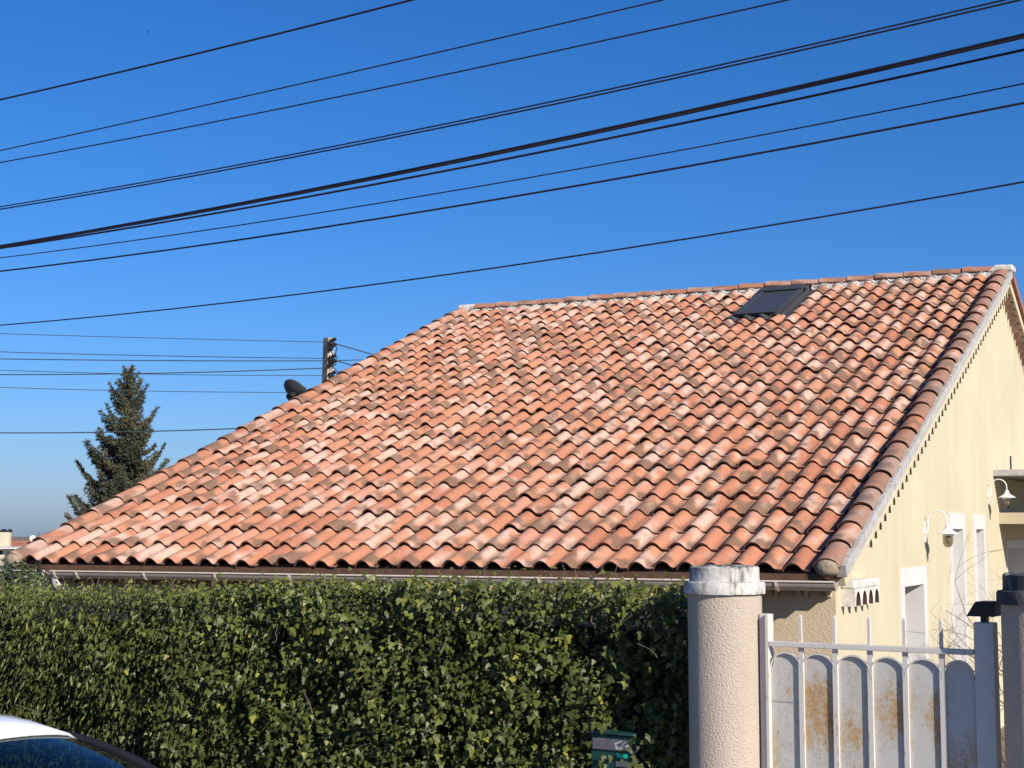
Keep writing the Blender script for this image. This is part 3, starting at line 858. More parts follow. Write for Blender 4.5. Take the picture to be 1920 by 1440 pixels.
wall_lamp(19.05, 2.79, 'white swan neck wall lamp beside the concrete canopy')

# ------------------------------------------------------------------ satellite dish on the left gable
def dish(base, c, axis, r_, label, mat, name='satellite_dish'):
    t = empty(name, base, label, 'satellite dish')
    axis = Vector(axis).normalized()
    mb = MB(); pr = [(r_ * k / 8, 0.32 * r_ * (k / 8) ** 2) for k in range(9)]
    mb.lathe(c, pr + [(r_ * 1.02, 0.33 * r_), (r_, 0.31 * r_)] + [(r_ * k / 8, 0.32 * r_ * (k / 8) ** 2 - 0.012) for k in range(8, -1, -1)], 28, axis=axis); mb.build('reflector', mat, t)
    side = axis.cross(UP).normalized(); low = side.cross(axis).normalized()
    if low.z > 0: low = -low
    tip = Vector(c) + axis * r_ * 1.05 + low * r_ * 0.35
    mb = MB(); mb.tube([Vector(c) + low * r_ * 0.95 + axis * r_ * .3, tip], 0.010); mb.lathe(tip, [(0, 0), (.028, 0), (.028, .07), (0, .07)], 10, axis=-axis); mb.build('feed_arm', M['black'], t)
    back = Vector(c) - axis * 0.09
    mb = MB(); mb.lathe(back, [(0, 0), (r_ * .34, 0.0), (r_ * .25, 0.10)], 12, axis=axis); mb.tube([back, Vector((back.x, back.y, base[2] + 0.02)), base], 0.018); mb.build('mast', M['black'], t)
    return t
dc = on_plane(551, 738, (-11.28, 0, 0), Vector((1, 0, 0)))
dish(Vector((XL, dc.y + 0.05, dc.z - 0.75)), dc, (0.15, 0.62, 0.60), 0.19, 'small dark satellite dish peeping over the left roof edge', M['dish'])

# ------------------------------------------------------------------ gate pillars
def pillar(s_, zt, label):
    b = street(s_, 0); t = empty('gate_pillar', b, label, 'pillar', 'round gate pillars')
    r_ = 0.187
    mb = MB(); mb.lathe(b, [(r_, 0), (r_, zt - 0.13)], 48); mb.build('shaft', M['pillar'], t)
    mb = MB(); g = np.random.default_rng(int(zt * 1000)); n = 56
    def ring(rr, z, j): return [b + Vector((rr * math.cos(2 * math.pi * k / n), rr * math.sin(2 * math.pi * k / n), z + g.normal(0, j))) for k in range(n)]
    prof = [(r_ - .01, zt - .138, 0), (.205, zt - .136, .002), (.206, zt - .126, 0), (.205, zt - .084, .0015), (.200, zt - .076, .002), (.180, zt - .074, .002), (.1765, zt - .066, 0), (.176, zt - .006, .003), (.170, zt, .004), (.09, zt + .006, .004), (0.001, zt + .006, 0)]
    rs = [ring(a_, z_, j_ * .55) for a_, z_, j_ in prof]
    V = [p for q in rs for p in q]
    mb.add(V, [(i * n + k, i * n + (k + 1) % n, (i + 1) * n + (k + 1) % n, (i + 1) * n + k) for i in range(len(rs) - 1) for k in range(n)], 0, True)
    o = mb.build('cap', M['cap'], t); es = o.modifiers.new('edges', 'EDGE_SPLIT'); es.split_angle = R(35)
    o['label'] = 'two ring white cap blackened by mould'
    return t
pillar(0.0, 2.179, 'sunlit round beige pillar with a mouldy white cap, left of the gate')
pillar(1.585, 2.165, 'round pillar cut by the right edge of the picture, its cap in shade')

# ------------------------------------------------------------------ gate
gate = empty('gate', street(0.75, 0.02), 'white metal garden gate with arched panels and rust stains between the pillars', 'gate')
gax = dict(ax=(FD, FN, UP), o=FP)
NB = 0.0                                              # plane of the bars
mb = MB(); mb.box((0.192, NB - 0.01, 0.05), (0.232, NB + 0.05, 1.947), **gax); mb.build('post', M['white_metal'], gate, bevel=0.004)
mb = MB(); mb.box((0.234, NB - 0.035, 0.05), (0.252, NB + 0.03, 1.947), **gax); mb.build('stile', M['bar'], gate, bevel=0.002)
mb = MB(); mb.box((1.268, NB - 0.02, 0.05), (1.360, NB + 0.05, 1.940), **gax); mb.build('post', M['white_metal'], gate, bevel=0.004)
mb = MB(); mb.box((0.253, NB - 0.036, 1.790), (1.267, NB - 0.004, 1.816), **gax); mb.build('top_rail', M['bar'], gate, bevel=0.003)
mb = MB(); mb.box((0.253, NB - 0.036, 0.12), (1.267, NB - 0.004, 0.16), **gax); mb.build('bottom_rail', M['bar'], gate, bevel=0.003)
BARS = [0.416, 0.592, 0.767, 0.940, 1.116]
mb = MB()
wb = 0.0125
mb.box((-wb, NB - 0.020, 0.161), (wb, NB - 0.0065, 1.7895), **gax)
mb.box((-wb * .6, NB - 0.025, 1.8165), (wb * .6, NB - 0.010, 1.940), **gax)
top = [street(-wb * .6, NB - 0.025, 1.940), street(wb * .6, NB - 0.025, 1.940), street(wb * .6, NB - 0.010, 1.940), street(-wb * .6, NB - 0.010, 1.940), street(0.001, NB - 0.017, 1.953)]
mb.add(top, [(0, 1, 4), (1, 2, 4), (2, 3, 4), (3, 0, 4)])
barme = mb.mesh('bar', M['bar'], FP)
for s_ in BARS:
    link('bar', barme, gate, street(s_, 0) - origin(gate))
edges = [0.252] + BARS + [1.268]
RUST = [0.10, 0.66, 0.20, 0.46, 0.26, 0.30]
for k, (a, b_) in enumerate(zip(edges, edges[1:])):
    a2, b2 = a + (0.001 if k == 0 else 0.0), b_ - (0.001 if k == 5 else 0.0)
    c, hw = (a2 + b2) / 2, (b2 - a2) / 2 - 0.0005
    zs, za = 1.676, 1.758
    zz = list(np.linspace(0.17, zs, 16)); xx = list(np.linspace(-hw, hw, 9))
    arch = lambda x: zs + (za - zs) * max(0, 1 - (x / hw) ** 2) ** 0.5
    V, Fc, ru = [], [], []
    for z in zz:
        for x in xx: V.append(street(c + x, NB - 0.006, z))
    for x in xx: V.append(street(c + x, NB - 0.006, arch(x)))
    for z in zz + [za]:
        for x in xx:
            f_ = RUST[k] * math.exp(-((z - 1.50) / 0.20) ** 2) * (1.0 if k != 2 else (0.4 + x / hw)) * (1 if k != 5 else max(0, x / hw) * 1.5)
            ru.append(f_ - 0.25 * max(0, (z - 1.62) / 0.1))
    for i in range(len(zz)):
        for j in range(8): Fc.append((i * 9 + j, i * 9 + j + 1, (i + 1) * 9 + j + 1, (i + 1) * 9 + j))
    # rolled edge along the arch, a flat hoop the thickness of the bars
    hoop, n = [], 18
    mbp = MB(); mbp.add(V, Fc)
    me = mbp.mesh('panel', M['rust_sheet'], origin(gate))
    at_ = me.attributes.new('rust', 'FLOAT', 'POINT'); at_.data.foreach_set('value', np.array(ru, np.float32))
    o = link('panel', me, gate)
    if k == 1: o['label'] = 'gate panel with the heaviest orange rust'
    mbh = MB()
    for i in range(n):
        t0, t1 = math.pi * i / n, math.pi * (i + 1) / n
        q = []
        for t in (t0, t1):
            x, z = c - hw * math.cos(t), zs + (za - zs) * math.sin(t)
            for d in (0, 0.007):
                for dn in (NB - 0.021, NB - 0.007): q.append(street(x, dn, z + d))
        mbh.add(q, [(0, 2, 6, 4), (2, 3, 7, 6), (1, 0, 4, 5)])
    mbh.build('arch', M['white_metal'], gate)
# weld seam across the first panel
mb = MB(); mb.box((0.254, NB - 0.0085, 1.520), (0.405, NB - 0.0062, 1.527), **gax); mb.build('seam', M['cement'], gate)
# dark metal hood on the right post
hood = empty('hood', street(1.32, 0.0, 1.94), 'near black angular metal hood on the right gate post', 'hood')
mb = MB()
pl = [street(1.245, -0.05, 1.968), street(1.372, -0.05, 1.968), street(1.372, -0.05, 2.036), street(1.288, -0.05, 2.036)]
mb.prism(pl, FN * 0.14); mb.build('cover', M['dark_cap'], hood, bevel=0.004)
mb = MB(); mb.box((1.300, -0.012, 1.940), (1.325, 0.035, 1.967), **gax); mb.build('stem', M['dark_cap'], hood)

# ------------------------------------------------------------------ letter box in the hedge
lb0 = street(-0.652, -0.12)
lbx = empty('letter_box', lb0, 'dark green letter box with a grey flap half buried in the ivy', 'letter box')
lax = dict(ax=(FD, FN, UP), o=street(0, 0.11))
mb = MB(); mb.box((-0.79, -0.12, 1.00), (-0.53, 0.20, 1.29), **lax); mb.build('box', M['letter_green'], lbx, bevel=0.008)
mb = MB(); mb.box((-0.80, -0.135, 1.292), (-0.52, 0.21, 1.306), **lax); mb.build('lid', M['letter_green'], lbx, bevel=0.004)
mb = MB(); mb.box((-0.775, -0.130, 1.212), (-0.550, -0.1203, 1.268), **lax); fl = mb.build('flap', M['letter_grey'], lbx, bevel=0.002)
mb = MB(); mb.prism([street(-0.632, -0.0203, 1.218), street(-0.556, -0.0203, 1.216), street(-0.556, -0.0203, 1.262), street(-0.60, -0.0203, 1.264), street(-0.64, -0.0203, 1.25)], FN * -0.0016); mb.build('pale_patch', M['cement'], fl)  # pale irregular patch on the right half of the flap
mb = MB(); mb.box((-0.630, -0.124, 1.176), (-0.568, -0.1203, 1.196), **lax); mb.build('sticker', M['teal'], lbx)
mb = MB(); mb.box((-0.635, -0.126, 1.130), (-0.560, -0.1203, 1.160), **lax); mb.build('name_plate', M['letter_grey'], lbx)
mb = MB(); mb.box((-0.68, 0.0, 0.0), (-0.62, 0.06, 0.999), **lax); mb.build('post', M['zinc'], lbx)

# ------------------------------------------------------------------ foliage helpers
IVY = np.array([(0, 0, 0), (-0.28, -0.05, -.02), (-0.50, 0.20, -.05), (-0.27, 0.40, .0), (-0.22, 0.70, -.01), (0, 1.05, -.08), (0.22, 0.70, -.01), (0.27, 0.40, .0), (0.50, 0.20, -.05), (0.28, -0.05, -.02), (0, 0.32, .05)])
IVYF = [(10, k, k + 1) for k in range(9)] + [(10, 9, 0)]
LANCE = np.array([(0, 0, 0), (-0.14, 0.30, .03), (-0.13, 0.65, .03), (0, 1.15, -.10), (0.13, 0.65, .03), (0.14, 0.30, .03), (0, 0.45, -.03)])
LANCEF = [(6, k, k + 1) for k in range(5)] + [(6, 5, 0)]
OVAL = np.array([(0, 0, 0), (-0.30, 0.22, .04), (-0.34, 0.55, .04), (0, 1.0, -.06), (0.34, 0.55, .04), (0.30, 0.22, .04), (0, 0.45, -.03)])

def frames(nrm, tip):
    z = nrm / np.linalg.norm(nrm, axis=1, keepdims=True)
    y = tip - z * np.sum(z * tip, axis=1, keepdims=True)
    y /= np.linalg.norm(y, axis=1, keepdims=True) + 1e-9
    return np.cross(y, z), y, z

def leaf_mesh(name, proto, pf, pos, nrm, tip, size, tint, mat, off):
    X, Y, Z = frames(nrm, tip)
    n, m_ = len(pos), len(proto)
    pr = proto[None] * size[:, None, None]
    V = pos[:, None] + X[:, None] * pr[..., :1] + Y[:, None] * pr[..., 1:2] + Z[:, None] * pr[..., 2:]
    V = V.reshape(-1, 3) - np.array(off)
    fc = (np.array(pf)[None] + (np.arange(n) * m_)[:, None, None]).reshape(-1, 3)
    me = bpy.data.meshes.new(name)
    me.vertices.add(len(V)); me.vertices.foreach_set('co', V.astype(np.float32).ravel())
    me.loops.add(fc.size); me.loops.foreach_set('vertex_index', fc.astype(np.int32).ravel())
    me.polygons.add(len(fc)); me.polygons.foreach_set('loop_start', (np.arange(len(fc)) * 3).astype(np.int32))
    me.polygons.foreach_set('use_smooth', np.ones(len(fc), bool))
    me.update(); me.validate()
    me.materials.append(mat)
    c = np.ones((n, m_, 4), np.float32); c[..., 0] = tint[:, None]; c[..., 1] = rng.random(n)[:, None]
    set_tint(me, c.reshape(-1, 4))
    return me

def vnoise(p, scale, seed=0):
    """cheap smooth value noise on (n,2) points"""
    g = np.random.default_rng(seed); tab = g.random((64, 64))
    q = p * scale; i = np.floor(q).astype(int); f = q - i; f = f * f * (3 - 2 * f)
    a = tab[i[:, 0] % 64, i[:, 1] % 64]; b_ = tab[(i[:, 0] + 1) % 64, i[:, 1] % 64]
    c = tab[i[:, 0] % 64, (i[:, 1] + 1) % 64]; d = tab[(i[:, 0] + 1) % 64, (i[:, 1] + 1) % 64]
    return (a * (1 - f[:, 0]) + b_ * f[:, 0]) * (1 - f[:, 1]) + (c * (1 - f[:, 0]) + d * f[:, 0]) * f[:, 1]

# ------------------------------------------------------------------ ivy hedge along the street
FDn, FNn, UPn = np.array(FD), np.array(FN), np.array(UP)
def hedge_top(s_):
    return np.interp(s_, [-9, -5.72, -4.1, -2.5, -1.3, -0.24, 0], [1.93, 1.95, 1.975, 2.05, 2.065, 2.045, 2.02])
hedge = empty('ivy_hedge', street(-4.2, 0.2), 'dense dark green ivy hedge along the street left of the pillar', 'hedge')
HO = np.array(origin(hedge))
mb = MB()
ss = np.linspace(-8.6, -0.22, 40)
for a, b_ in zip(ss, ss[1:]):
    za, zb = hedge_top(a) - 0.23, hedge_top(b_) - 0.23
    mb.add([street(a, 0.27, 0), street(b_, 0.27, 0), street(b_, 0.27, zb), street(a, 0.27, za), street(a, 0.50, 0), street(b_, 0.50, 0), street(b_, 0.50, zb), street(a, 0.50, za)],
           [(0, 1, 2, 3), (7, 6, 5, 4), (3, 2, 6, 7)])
mb.build('dark_core', M['hedge_core'], hedge)  # solid backing whose blackness stands for shade in the hedge's gaps
def scatter_hedge(n_shoot):
    s_ = -8.6 + 8.42 * rng.random(n_shoot); zt = hedge_top(s_)
    z = zt * (1 - 0.80 * rng.random(n_shoot) ** 1.05)
    p2 = np.stack([s_ + 20, z], 1)
    hol = 0.45 * vnoise(p2, 2.6, 1) + 0.33 * vnoise(p2, 6.5, 2) + 0.22 * vnoise(p2, 13.0, 3)       # bulges and hollows of the face
    # keep the letter box clear
    return s_, z, zt, hol
n_sh = 12500
s0, z0, zt0, hol = scatter_hedge(n_sh)
keep = (hol > 0.27 + 0.14 * rng.random(n_sh)) | (z0 > zt0 - 0.14)
s0, z0, zt0, hol = s0[keep], z0[keep], zt0[keep], hol[keep]
# top shoots
nt = 1500
s1 = -8.6 + 8.42 * rng.random(nt); zt1 = hedge_top(s1)
pos, nrm, tip, size, tint, top_flag = [], [], [], [], [], []
for (sa, za, zta, ho, istop) in [(s0, z0, zt0, hol, False), (s1, zt1, zt1, np.full(nt, .6), True)]:
    n = len(sa)
    for q in range(n):
        if istop:
            base = np.array([sa[q], 0.02 + 0.45 * rng.random(), za[q] - 0.10]); d = np.array([rng.normal(0, .5), rng.normal(-.25, .35), 0.8 + .3 * rng.random()])
            ln = 0.10 + 0.09 * rng.random() + (0.10 if rng.random() < .06 else 0)
        else:
            surf = -0.21 * (ho[q] - 0.5) * 2.0
            base = np.array([sa[q], 0.13 + surf + 0.07 * rng.random(), za[q]]); d = np.array([rng.normal(0.05, .45), -0.8 - .4 * rng.random(), rng.normal(0.0, .45)])
            ln = 0.13 + 0.13 * rng.random()
        d /= np.linalg.norm(d)
        k = int(rng.integers(4, 7))
        hue = 0.06 + 0.62 * rng.random() * (0.75 + 0.5 * (za[q] > zta[q] - 0.35) * 0.5) + (0.10 if istop else 0.0)
        big = 0.025 + 0.026 * rng.random() ** 1.5
        if istop: big *= 0.78
        if sa[q] < -3.8: big *= 0.88
        for j in range(k):
            f_ = (j + 0.6) / k
            droop = np.array([0, 0, -0.09 * f_ * f_]) if not istop else np.array([0, 0, -0.02 * f_])
            p = base + d * ln * f_ + droop + rng.normal(0, 0.018, 3)
            if p[2] > zta[q] + (0.045 if not istop else 0.10): p[2] = zta[q] + 0.04 * rng.random()
            if -0.83 < p[0] < -0.50 and p[2] < 1.31 and p[1] < 0.3 and p[2] < 1.30 - 0.06 * rng.random() and rng.random() < (0.66 if p[0] < -0.57 else 0.15): continue
            if p[0] > -0.17: continue
            nn = np.array([0.40 + rng.normal(0, .60), -0.70 + rng.normal(0, .45), 0.45 + rng.normal(0, .55)])
            tp = np.array([rng.normal(0, .5), -0.35 + rng.normal(0, .2), -1.0 + rng.normal(0, .35)])
            if istop: nn[2] += 0.55; tp[2] += 0.5
            w3 = lambda v: FDn * v[0] + FNn * v[1] + UPn * v[2]
            pos.append(np.array(FP) + w3(p)); nrm.append(w3(nn)); tip.append(w3(tp))
            size.append(big * (0.7 + 0.55 * rng.random())); 
            h_ = min(0.92, max(0, hue + rng.normal(0, .09)))
            if rng.random() < 0.020: h_ = 0.95 + 0.05 * rng.random()
            elif rng.random() < 0.05: h_ = min(0.93, h_ + 0.25)
            tint.append(h_); top_flag.append(sa[q] + rng.normal(0, .7))
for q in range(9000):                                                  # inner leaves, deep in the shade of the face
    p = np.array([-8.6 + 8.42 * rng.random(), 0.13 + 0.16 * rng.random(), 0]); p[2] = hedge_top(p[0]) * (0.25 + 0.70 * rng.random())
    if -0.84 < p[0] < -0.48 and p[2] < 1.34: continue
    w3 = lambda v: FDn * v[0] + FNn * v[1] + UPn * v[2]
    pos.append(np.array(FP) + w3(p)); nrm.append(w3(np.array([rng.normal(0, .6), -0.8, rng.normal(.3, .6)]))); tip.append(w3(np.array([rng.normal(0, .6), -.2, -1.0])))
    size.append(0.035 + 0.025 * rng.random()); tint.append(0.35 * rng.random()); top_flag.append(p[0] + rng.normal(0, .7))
pos, nrm, tip, size, tint, sl_ = map(np.array, (pos, nrm, tip, size, tint, top_flag))
# the 300 leaves that show largest are leaves of their own
dcam = np.linalg.norm(pos - np.array(CAM), axis=1)
sdist = (pos - np.array(FP)) @ FNn
score = size / dcam - 0.004 * sdist
cand = np.argsort(-score)
cand = [c for c in cand if pos[c][2] > 1.15 and (pos[c] - np.array(FP)) @ FDn < -0.25][:900]
own = set(rng.choice(cand, 300, replace=False).tolist())
lm = []
for k in range(14):
    t_ = 0.12 + 0.75 * k / 13
    lm.append((t_, leaf_mesh('leaf', IVY, IVYF, np.zeros((1, 3)), np.array([[0, 0, 1.]]), np.array([[0, 1., 0]]), np.ones(1), np.array([t_]), M['ivy'], (0, 0, 0))))
Xf, Yf, Zf = frames(nrm, tip)
for c in sorted(own):
    me = min(lm, key=lambda e: abs(e[0] - tint[c]))[1]
    o = link('leaf', me, hedge, Vector(pos[c] - HO))
    o.rotation_euler = Matrix((Xf[c], Yf[c], Zf[c])).transposed().to_euler(); o.scale = (size[c],) * 3
rest = np.array([i not in own for i in range(len(pos))])
lanc = rest & (sl_ < -4.0); ivy = rest & ~lanc
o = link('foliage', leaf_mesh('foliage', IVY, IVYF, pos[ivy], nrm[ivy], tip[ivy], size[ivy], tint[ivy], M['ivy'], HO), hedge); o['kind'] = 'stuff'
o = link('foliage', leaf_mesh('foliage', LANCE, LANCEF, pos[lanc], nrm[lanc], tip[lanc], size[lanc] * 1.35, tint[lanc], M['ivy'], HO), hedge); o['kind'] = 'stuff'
o['label'] = 'narrower drooping leaves at the left end of the hedge'
# a few bare stalks showing among the leaves
mb = MB()
for q in range(22):
    s_ = -8 + 7.6 * rng.random(); z = hedge_top(s_) * (0.45 + 0.5 * rng.random()); n_ = -0.06 - 0.05 * rng.random()
    a = street(s_, n_, z); pts = [a]
    d = FD * rng.normal(0, .6) + UP * rng.normal(-.1, .6) - FN * 0.15
    for k in range(4): pts.append(pts[-1] + d * 0.045 + Vector(rng.normal(0, .010, 3)))
    mb.tube(pts, [0.0026, 0.0024, 0.0022, 0.002, 0.0015], 5)
for q in range(46):
    s_ = -8 + 7.6 * rng.random(); a = street(s_, 0.05 + .3 * rng.random(), hedge_top(s_) - .03); pts = [a]
    d = FD * rng.normal(0, .5) + UP * 0.9
    for k in range(4): pts.append(pts[-1] + d * 0.03 + Vector(rng.normal(0, .006, 3)))
    mb.tube(pts, 0.0022, 5)
mb.build('stalks', M['twig'], hedge)['kind'] = 'stuff'

def leafy_bush(name, c, r3, n, sz, mat, label, cat, seed, proto=OVAL):
    g = np.random.default_rng(seed); c = np.array(c)
    t = empty(name, (c[0], c[1], 0), label, cat)
    cl = 26; cc = g.normal(0, 1, (cl, 3)); cc /= np.linalg.norm(cc, axis=1, keepdims=True); cc *= (0.45 + 0.5 * g.random((cl, 1)))
    idx = g.integers(cl, size=n); d = g.normal(0, 1, (n, 3)); d /= np.linalg.norm(d, axis=1, keepdims=True)
    p = cc[idx] + d * (0.34 * g.random((n, 1)) ** 0.4)
    P_ = c + p * np.array(r3)
    nr_ = d + np.array([0.5, -0.5, 0.6]) + g.normal(0, .4, (n, 3)); tp = g.normal(0, .6, (n, 3)) + np.array([0, 0, -.6])
    o = link('foliage', leaf_mesh('foliage', proto, LANCEF, P_, nr_, tp, sz * (0.7 + 0.6 * g.random(n)), g.random(n), mat, np.array(origin(t))), t); o['kind'] = 'stuff'
    mb = MB(); mb.lathe((c[0], c[1], c[2] - r3[2] * .75), [(0, 0), (r3[0] * .5, .1), (r3[0] * .66, r3[2] * .6), (r3[0] * .45, r3[2] * 1.1), (0, r3[2] * 1.3)], 12); mb.build('dark_core', M['hedge_core'], t)  # solid core, shade inside the bush put into its colour
    mb = MB()
    for k in range(7):
        e = c + cc[k] * np.array(r3) * 0.8
        mb.tube([(c[0], c[1], 0), (c[0] + (e[0] - c[0]) * .4, c[1] + (e[1] - c[1]) * .4, c[2] * .6), tuple(e)], [0.03, 0.018, 0.006], 6)
    mb.build('branches', M['bark'], t)
    return t
bc = at_depth(22, 1100, 13.0)
leafy_bush('garden_shrub', (bc.x, bc.y, 1.40), (0.62, 0.50, 0.62), 22000, 0.034, M['bush'], 'dark leafy shrub between the hedge and the left end of the gutter', 'shrub', 5)

# ------------------------------------------------------------------ bare shrub by the gable
def bare_shrub(base, h, label, seed, n0=9, spread=0.55, bias=(0, 0)):
    g = random.Random(seed); t = empty('bare_shrub', base, label, 'shrub'); mb = MB()
    def grow(p, d, ln, r_, lev):
        pts, rr = [p], [r_]
        for k in range(4):
            d = (d + Vector((g.gauss(0, .22), g.gauss(0, .22), g.gauss(0.02, .14)))).normalized()
            pts.append(pts[-1] + d * ln / 4); rr.append(r_ * (1 - 0.13 * (k + 1)))
        mb.tube(pts, rr, 5 if lev else 7, cap=False)
        if lev >= 4 or len(mb.v) > 60000: return
        for k in range(3 if lev < 3 else 2):
            q = pts[g.choice((2, 3, 4))]
            nd = (d + Vector((g.gauss(0, .6), g.gauss(0, .6), g.gauss(.1, .45)))).normalized()
            grow(q, nd, ln * g.uniform(.55, .85), r_ * 0.52, lev + 1)
    for k in range(n0):
        a = 2 * math.pi * k / n0 + g.gauss(0, .3)
        grow(Vector(base) + Vector((g.gauss(0, .05), g.gauss(0, .05), 0)), Vector((math.cos(a) * spread + bias[0], math.sin(a) * spread + bias[1], 1)).normalized(), h * g.uniform(.36, .5), 0.017, 0)
    mb.build('branches', M['twig'], t); return t
bare_shrub(Vector((-1.72, 15.6, 0)), 2.35, 'leafless twiggy shrub behind the right pillar against the gable', 21, 10, 0.42, (-0.05, -0.05))
bare_shrub(Vector((-1.75, 12.8, 0)), 1.55, 'low tangle of bare twigs in front of the doorways, left of the dark hood', 8, 4, 0.22, (-0.02, 0.1))

# ------------------------------------------------------------------ parked white car
def car():
    cb = at_depth(154, 1368, 7.45); cb.z = 0
    CF, CS = FD.copy(), FN.copy()                     # forward, towards the hedge
    o0 = cb - CF * 0.02 - CS * 0.545                  # under the middle of the windscreen's top edge
    t = empty('parked_car', o0, 'white parked car at the lower left, only roof and windscreen in view', 'car')
    def q(x, y, z): return o0 + CF * x + CS * y + UP * z
    # roof shell: stations along the car, half width and height
    st = [(-2.05, .50, 1.08), (-1.85, .54, 1.24), (-1.4, .575, 1.40), (-0.9, .59, 1.462), (-0.45, .585, 1.465), (0.0, .545, 1.415)]
    def section(x, hw, zt, crown=0.055, n=12, bow=0.0):
        pts = []
        for k in range(n + 1):
            s_ = -1 + 2 * k / n
            pts.append(q(x + bow * (1 - s_ * s_), s_ * hw, zt - crown * abs(s_) ** 2.2 - (0.03 if abs(s_) > .99 else 0)))
        return pts
    def loft(name, secs, mat, parent=t, smooth=True):
        mb = MB(); n = len(secs[0]); mb.add([p for s_ in secs for p in s_], [(i * n + k, i * n + k + 1, (i + 1) * n + k + 1, (i + 1) * n + k) for i in range(len(secs) - 1) for k in range(n - 1)], 0, smooth)
        o = mb.build(name, mat, parent)
        if mat is M['windscreen']: return o
        sd = o.modifiers.new('solid', 'SOLIDIFY'); sd.thickness = 0.012; sd.offset = 0
        return o
    bow = [0, 0, .0, .02, .05, .10]
    loft('roof_panel', [section(x, hw, z, bow=b_) for (x, hw, z), b_ in zip(st, bow)], M['car_paint'])
    # bright roof edge mouldings
    for s_ in (1, -1):
        mb = MB(); mb.tube([q(x, s_ * (hw + .004), z - .075) for x, hw, z in st], 0.014, 6); mb.build('roof_rail', M['car_paint'], t)
    # windscreen and its pillars
    base = (1.10, .70, 0.93)
    ws = []
    for k in range(15):
        f_ = k / 14; x = 0.012 + (base[0] - 0.012) * f_; hw = .525 + (.675 - .525) * f_; z = 1.410 - (.19 * x + .21 * x * x)
        ws.append(section(x, hw, z, 0.055, n=24, bow=.085 + .14 * f_))
    loft('windscreen', ws, M['windscreen'])
    for s_ in (1, -1):
        mb = MB(); pts = []
        for k in range(9):
            f_ = -.12 + 1.12 * k / 8; pts.append(q(base[0] * f_, s_ * (.548 + (.715 - .552) * f_), 1.349 - (.19 * base[0] * f_ + .21 * (base[0] * f_) ** 2)))
        mb.tube(pts, [.012, .022] + [.026] * 7, 8); mb.build('windscreen_pillar', M['black'], t)
        mb = MB()   # side glass
        mb.add([q(0.0, s_ * .57, 1.33), q(-.9, s_ * .605, 1.39), q(-1.75, s_ * .58, 1.20), q(-1.75, s_ * .74, .93), q(-.9, s_ * .775, .92), q(.80, s_ * .755, .90)], [(0, 1, 4, 5), (1, 2, 3, 4)]); mb.build('side_window', M['windscreen'], t)
        mb = MB(); mb.tube([q(-.86, s_ * .605, 1.40), q(-.92, s_ * .785, .90)], 0.035, 6); mb.build('door_pillar', M['black'], t)
        mb = MB(); mb.tube([q(-1.45, s_ * .575, 1.36), q(-1.75, s_ * .59, 1.22), q(-1.98, s_ * .72, .92)], 0.05, 6); mb.build('rear_pillar', M['car_paint'], t)
        mb = MB(); c = q(.60, s_ * .90, .98)
        mb.lathe(c, [(0, -.05), (.07, -.04), (.095, 0), (.085, .05), (0, .06)], 12, axis=CF); mb.build('mirror', M['car_paint'], t)
        mb = MB(); c = q(2.02, s_ * .62, .66); mb.lathe(c, [(0.10, -.1), (.10, 0), (.07, .05), (0, .07)], 14, axis=CF + CS * s_ * .5); mb.build('headlight', M['pane'], t)
    # lower body: stations with belt height, hood
    body = [(-2.18, .70, .52, .35), (-2.12, .78, .90, .30), (-1.9, .82, .94, .24), (-1.0, .85, .93, .22), (0, .86, .91, .22), (.82, .85, .90, .22), (1.3, .83, .86, .24), (1.85, .78, .78, .26), (2.12, .66, .66, .30), (2.20, .55, .52, .36)]
    secs = []
    for x, hw, zt, zb in body:
        s_ = [q(x, -hw * .93, zb), q(x, -hw, zb + (zt - zb) * .35), q(x, -hw * .98, zb + (zt - zb) * .75), q(x, -hw * .90, zt), q(x, -hw * .45, zt + .035), q(x, hw * .45, zt + .035), q(x, hw * .90, zt), q(x, hw * .98, zb + (zt - zb) * .75), q(x, hw, zb + (zt - zb) * .35), q(x, hw * .93, zb)]
        secs.append(s_)
    mb = MB(); n = 10
    mb.add([p for s_ in secs for p in s_], [(i * n + k, i * n + (k + 1) % n, (i + 1) * n + (k + 1) % n, (i + 1) * n + k) for i in range(len(secs) - 1) for k in range(n)
            if not (3 <= k <= 5 and 2 <= i <= 4)], 0, True)
    mb.add(secs[0], [tuple(range(n))]); mb.add(secs[-1], [tuple(range(n))[::-1]])
    mb.build('body', M['car_paint'], t)
    mb = MB(); mb.add([q(-1.88, -.76, .26), q(.80, -.78, .26), q(.80, .78, .26), q(-1.88, .76, .26), q(-1.88, -.72, .90), q(.80, -.74, .88), q(.80, .74, .88), q(-1.88, .72, .90)], [(0, 1, 2, 3), (0, 4, 5, 1), (1, 5, 6, 2), (2, 6, 7, 3), (3, 7, 4, 0)]); mb.build('cabin', M['seat'], t)
    for x in (-1.42, 1.38):
        for s_ in (1, -1):
            mb = MB(); mb.lathe(q(x, s_ * .70, .31), [(.19, 0), (.30, 0), (.315, .03), (.315, .17), (.30, .2), (.19, .2)], 28, axis=CS * s_); w_ = mb.build('wheel', M['rubber'], t)
            mb = MB(); mb.lathe(q(x, s_ * .70, .31), [(.19, .0), (.19, .17), (.14, .185), (.05, .17), (0, .17)], 20, axis=CS * s_); mb.build('rim', M['alloy'], w_)
    mb = MB(); mb.box((.42, -.66, .60), (.80, .66, .90), ax=(CF, CS, UP), o=o0); mb.build('dashboard', M['seat'], t, bevel=.05)
